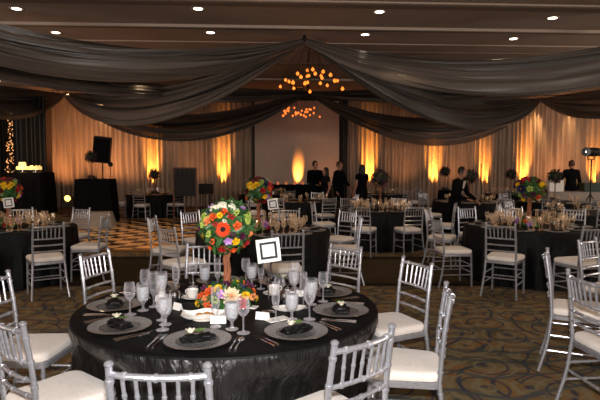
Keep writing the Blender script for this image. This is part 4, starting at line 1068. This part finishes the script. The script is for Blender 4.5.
# ------------------------------------------------------------------ people
def remesh(mb, name, m, parent, voxel=.012, smooth=4):
    o = mb.obj(name, m, parent)
    r = o.modifiers.new('r', 'REMESH'); r.mode = 'VOXEL'; r.voxel_size = voxel; r.use_smooth_shade = True
    s = o.modifiers.new('s', 'SMOOTH'); s.factor = .5; s.iterations = smooth
    dg = bpy.context.evaluated_depsgraph_get()
    me = bpy.data.meshes.new_from_object(o.evaluated_get(dg)); o.modifiers.clear(); o.data = me
    for p in me.polygons: p.use_smooth = True
    return o
def caps(mb, a, b, ra, rb, n=10):
    a = Vector(a); b = Vector(b); d = (b - a).normalized(); P = []; Rr = []
    for k in range(4): t = k / 4 * PI / 2; P.append(a - d * ra * math.cos(t)); Rr.append(max(.0008, ra * math.sin(t)))
    P.append(a); Rr.append(ra); P.append(b); Rr.append(rb)
    for k in range(3, -1, -1): t = k / 4 * PI / 2; P.append(b + d * rb * math.cos(t)); Rr.append(max(.0008, rb * math.sin(t)))
    mb.tube(P, Rr, n)
def hand(mb, w, d, side):
    """palm, four unequal bent fingers and a thumb leaving the side of the palm"""
    w = Vector(w); d = Vector(d).normalized(); up = Vector((0, 0, 1)) if abs(d.z) < .8 else Vector((0, 1, 0))
    s = d.cross(up).normalized() * side; n = s.cross(d)
    for k in range(4):
        o = w + s * (-.028 + k * .019); caps(mb, o + d * .01, o + d * .085, .013, .0115, 8)
        L = (.060, .070, .066, .050)[k]; a = o + d * .09; b_ = a + d * L * .55 + n * .010; e = b_ + d * L * .35 + n * .026
        caps(mb, a, b_, .0092, .0086, 8); caps(mb, b_, e, .0086, .0072, 8)
    a = w + s * -.030 + d * .03; b_ = a + d * .030 - s * .028 + n * .008; e = b_ + d * .03 - s * .006 + n * .012
    caps(mb, a, b_, .012, .010, 8); caps(mb, b_, e, .010, .008, 8)
def person(label, loc, rz, h=1.78, female=False, arms=None, lean=0., headyaw=0., hair='hair_dark', top='suit', bald=False, longhair=False, shirt=False):
    t = thing('person', label, 'person', loc, rz); k = h / 1.78
    S = Matrix.Scale(k, 4)
    bend = lambda p: Vector((p[0], p[1] + max(0, p[2] - .95) * lean, p[2] - max(0, p[2] - .95) * lean * lean * .45))
    sw, hw = (.165, .155) if female else (.195, .145)
    shz = 1.44
    sh = [bend((s * sw, 0, shz)) for s in (-1, 1)]
    arms = arms or {}
    el = []; wr = []
    for i, s in enumerate((-1, 1)):
        e, w = arms.get(i, ((s * (sw + .06), -.03, 1.14), (s * (sw + .08), .08, .90)))
        el.append(bend(e)); wr.append(bend(w))
    hip = [Vector((s * .09, 0, .93)) for s in (-1, 1)]; kn = [Vector((s * .10, .025, .50)) for s in (-1, 1)]; an = [Vector((s * .105, -.02, .085)) for s in (-1, 1)]
    hc = bend((0, .02, 1.655)); nb = bend((0, -.01, 1.46)); ht = bend((0, .012, 1.57))
    b = MB()
    def torso(mb, e, f=1.):
        mb.ball((0, 0, .97), (.165 + e, .115 + e, .13 + e), 14); c = bend((0, 0, 1.15)); mb.ball(c, (.142 + e - (.015 if female else 0), .10 + e, .17 + e), 14)
        c = bend((0, .0, 1.32)); mb.ball(c, (.175 + e - (.015 if female else 0), .115 + e, .17 + e), 14)
        caps(mb, sh[0] + Vector((.05, 0, -.01)), sh[1] + Vector((-.05, 0, -.01)), .07 + e, .07 + e)
        if female:
            for s in (-1, 1): mb.ball(bend((s * .07, .095, 1.29)), .06 + e, 10)
    torso(b, 0)
    caps(b, nb, ht, .058 if not female else .048, .054 if not female else .046)
    # head: skull, jaw, nose, ears, brow
    Hd = Matrix.Translation(hc) @ Matrix.Rotation(headyaw, 4, 'Z') @ Matrix.Rotation(-lean * .5, 4, 'X')
    b.ball((0, -.01, .02), (.075, .095, .10), 16, T=Hd); b.ball((0, .028, -.045), (.055, .062, .072), 14, T=Hd); b.ball((0, .068, -.085), (.028, .022, .022), 10, T=Hd)
    hm = MB(); caps(hm, (0, .088, .012), (0, .105, -.028), .009, .014); b.add(hm.v, hm.f, 0, Hd)
    for s in (-1, 1): b.ball((s * .078, -.005, -.01), (.012, .022, .034), 8, T=Hd)
    b.ball((0, .078, .028), (.05, .016, .012), 10, T=Hd); b.ball((0, .086, -.055), (.024, .010, .009), 8, T=Hd)
    for i, s in enumerate((-1, 1)):
        caps(b, sh[i], el[i], .048, .040); caps(b, el[i], wr[i], .040, .027)
        hand(b, wr[i], wr[i] - el[i], s)
        caps(b, hip[i], kn[i], .085, .055); caps(b, kn[i], an[i], .055, .036); caps(b, an[i], an[i] + Vector((0, .15, -.05)), .036, .026)
    def put(mb, name, m, vox, sm): 
        mb.v = [tuple(S @ Vector(p)) for p in mb.v]; return remesh(mb, name, m, t, vox, sm)
    body = put(b, 'body', M['skin'], .009, 2)
    ey = MB()
    for s in (-1, 1): ey.ball((s * .03, .079, .006), (.011, .009, .007), 8, T=Hd)
    mo = MB(); mo.ball((0, .092, -.056), (.024, .006, .005), 8, T=Hd)
    for mb, nm, mm in ((ey, 'eyes', 'eye'), (mo, 'mouth', 'skin')):
        mb.v = [tuple(S @ Vector(p)) for p in mb.v]; mb.obj(nm, FL['plum'] if nm == 'mouth' else M[mm], t)
    if not bald:
        hr = MB(); hr.ball((0, -.022, .034), (.085, .095, .098), 14, T=Hd)
        for s in (-1, 1): hr.ball((s * .062, -.02, .0), (.026, .06, .05), 10, T=Hd)
        if longhair:
            hr.ball((0, -.06, -.08), (.10, .055, .16), 12, T=Hd); hr.ball((-.075, -.01, -.07), (.035, .05, .14), 10, T=Hd); hr.ball((.075, -.01, -.07), (.035, .05, .14), 10, T=Hd)
        put(hr, 'hair', M[hair], .011, 2)
        # keep the face clear
        hb_ = t.children[-1] if t.children else None
    else:
        hr = MB()
        for s in (-1, 1): hr.ball((s * .068, -.03, -.005), (.018, .05, .035), 10, T=Hd)
        hr.ball((0, -.085, -.005), (.06, .026, .04), 10, T=Hd); put(hr, 'hair', M[hair], .011, 2)
    # clothes
    j = MB(); torso(j, .016)
    if female:
        prof = [(.2, .55), (.19, .75), (.185, .95), (.15, 1.1)]
        j.lathe([(.0001, .55)] + prof + [(.0001, 1.1)], 20)
        for i in range(2): caps(j, sh[i], sh[i].lerp(el[i], .35), .062, .055)
        put(j, 'dress', M[top], .013, 3)
    else:
        j.lathe([(.0001, .80), (.175, .80), (.172, .95), (.16, 1.1), (.0001, 1.1)], 20, T=Matrix.Scale(.8, 4, (0, 1, 0)))
        for i in range(2): caps(j, sh[i], el[i], .066, .056); caps(j, el[i], wr[i].lerp(el[i], .06), .056, .044)
        caps(j, nb + Vector((0, -.01, -.02)), nb + Vector((0, -.005, .02)), .078, .07)
        put(j, 'jacket', M[top], .013, 3)
        tr = MB()
        for i in range(2): caps(tr, hip[i] + Vector((0, 0, .04)), kn[i], .102, .075); caps(tr, kn[i], an[i] + Vector((0, 0, .0)), .075, .058)
        put(tr, 'trousers', M['suit'], .014, 3)
    if shirt:
        s_ = MB()
        f = lambda u, v: tuple(bend(((u - .5) * (.13 - .10 * v), .128 + .004 * math.cos((u - .5) * 3) - .02 * (1 - v) * 0 - .012 * v * 0, 1.46 - .30 * v)))
        s_.grid(f, 6, 8); s_.v = [tuple(S @ (Vector(p))) for p in s_.v]; s_.obj('shirt_front', M['shirt'], t)
    for i in range(2):
        so = MB(); caps(so, an[i] + Vector((0, -.015, -.03)), an[i] + Vector((0, .15, -.047)), .045, .036); so.v = [(p[0], p[1], max(.004, p[2])) for p in so.v]
        so.v = [tuple(S @ Vector(p)) for p in so.v]; so.obj('shoe', M['shoe'], t)
    return t
g = lambda px, Y: (((px - 300) / F * Y), Y, 0)
person('man in dark clothes standing close to a woman in front of the screen', g(315, 16.1), PI + .5, 1.82, arms={1: ((.27, .08, 1.16), (.12, .26, 1.08))})
person('woman in a dark dress standing close beside the man before the screen', g(326, 15.55), PI * .62, 1.62, True, top='dress', longhair=True)
person('man in a black suit standing alone at the edge of the screen', g(339, 15.9), -PI / 2 - .6, 1.80, hair='hair_brown', arms={0: ((-.24, .10, 1.15), (-.12, .30, 1.05))})
person('woman with long dark hair in black standing before the orange-lit drape', g(362, 15.6), 0.4, 1.70, True, top='suit', longhair=True, arms={1: ((.22, .06, 1.12), (.16, .28, 1.02))})
person('man in a dark suit and white shirt leaning over a table', g(455, 11.1), -(PI - .8), 1.64, lean=.22, shirt=True, hair='hair_dark', arms={0: ((-.27, .12, 1.16), (-.30, .34, 1.02)), 1: ((.24, .10, 1.14), (.14, .34, 1.05))}, headyaw=.2)
person('red-haired man in dark vest seen from behind at the service table', g(571, 16.3), .1, 1.84, hair='hair_brown', arms={0: ((-.30, .05, 1.17), (-.25, .28, 1.05))})

# ------------------------------------------------------------------ uplights along the drapes
ul = thing('uplight', 'x', 'uplight', group='orange uplights along the back wall')
MB().lathe([(.09, .30), (.085, .30), (.08, .1), (.0001, .08), (.0001, .06), (.095, .08), (.10, .28), (.09, .30)], 16, close=False).obj('can', M['black_plastic'], ul)
MB().lathe([(.0001, .27), (.083, .27)], 16, close=False).obj('lens', M['lamp_orange'], ul)
uy = MB(); uy.tube([(-.12, 0, .2), (-.12, 0, .02), (.12, 0, .02), (.12, 0, .2)], .012, 6); uy.box((0, 0, .01), (.2, .2, .02)); uy.obj('yoke', M['black_plastic'], ul)
freeze(ul)
UPS = [(152, 1.0, -.25, 'behind the small round topiary past the dance floor'), (222, .9, 0, 'beside the projection screen, loudspeaker side'), (298, .75, 0, 'shining up the projection screen'), (370, 1.1, 0, 'behind the dark-haired woman'),
       (436, .9, 0, 'behind the small dark topiary'), (489, .7, -.3, 'behind the leaning man'), (526, .9, .15, 'behind the biggest bouquet'), (598, .6, 0, 'at the picture edge beyond the spotlight')]
for px, e, lx, w in UPS:
    s = (px - 300) / F
    Y = 22.22 / (1 - .0758 * s) - .62; x = s * Y
    scr = 286 < px < 310
    if scr: Y -= .1
    place(ul, (x, Y, 0), 0, 'black can uplight with orange beam ' + w)
    o = lamp('SPOT', 'uplight_beam', (x, Y - .02, .33), 2100 * e, (1, .38, .06), (x + lx * .3, Y + (.42 if not scr else .62), 1.6 if not scr else 1.75), math.radians(30 if not scr else 24), 1, .04)
# warm washes on drapes near the gather points (ceiling spots)
for px, py, e, sz in ((70, 96, 110, 42), (100, 110, 50, 36), (540, 100, 120, 40), (575, 105, 60, 40)):
    p = at(px, py, 21.0 if px < 300 else 22.3)
    p.y = wall_y(p.x) - .55; p.z = 4.6
    lamp('SPOT', 'drape_downlight', p, e * 3, (1, .58, .24), (p.x, p.y + .5, 2.0), math.radians(sz), 1, .05)
# broad amber floor washes on the side drapes
for px, e in ((52, 130), (95, 100), (120, 60), (190, 35), (410, 35), (462, 45), (560, 55), (585, 45), (330, 20)):
    s = (px - 300) / F; Y = 22.22 / (1 - .0758 * s) - 1.6; x = s * Y
    lamp('SPOT', 'drape_wash', (x, Y, .4), e * 2.6, (1, .42, .15), (x, Y + 1.5, 2.6), math.radians(75), 1, .15)

# ------------------------------------------------------------------ room light
# recessed ceiling lamps over the tables
for x, y, e in ((-.5, 7, 60), (3.4, 7.6, 60), (-4.2, 7.4, 55), (1.7, 10.8, 60), (-3.4, 12.4, 230), (4.6, 12.4, 45), (0, 14, 22), (-5, 17, 12), (2.6, 4.0, 35), (-3, 4, 35), (7, 15, 14), (.5, 10, 30)):
    lamp('SPOT', 'ceiling_downlight', (x, y, CEIL - .05), e * 1.5, (1, .70, .42), (x, y, 0), math.radians(95), 1, .12)
# camera flash just above the lens
fl = lamp('SPOT', 'camera_flash', (.02, -.05, 1.78), 500, (1, .97, .95), (0, 4, 1.0), math.radians(95), .5, .035)

for x, y, z, e in ((-13.5, 4, 2.6, 420), (13.5, 4, 2.6, 420), (-13.5, 11, 2.6, 260), (13.5, 11, 2.6, 280), (-5, -7, 2.6, 420), (5, -7, 2.6, 420), (-13.5, 16, 3.0, 40), (13.5, 17, 3.0, 60)):  # unseen point fills added to brighten the ceiling and swags
    lamp('POINT', 'added_room_fill', (x, y, z), e * 1.35, (1, .86, .74), rad=.25)
w = bpy.data.worlds.new('world'); sc.world = w; w.use_nodes = True
bg = w.node_tree.nodes['Background']; bg.inputs[0].default_value = (1, .80, .66, 1); bg.inputs[1].default_value = .22
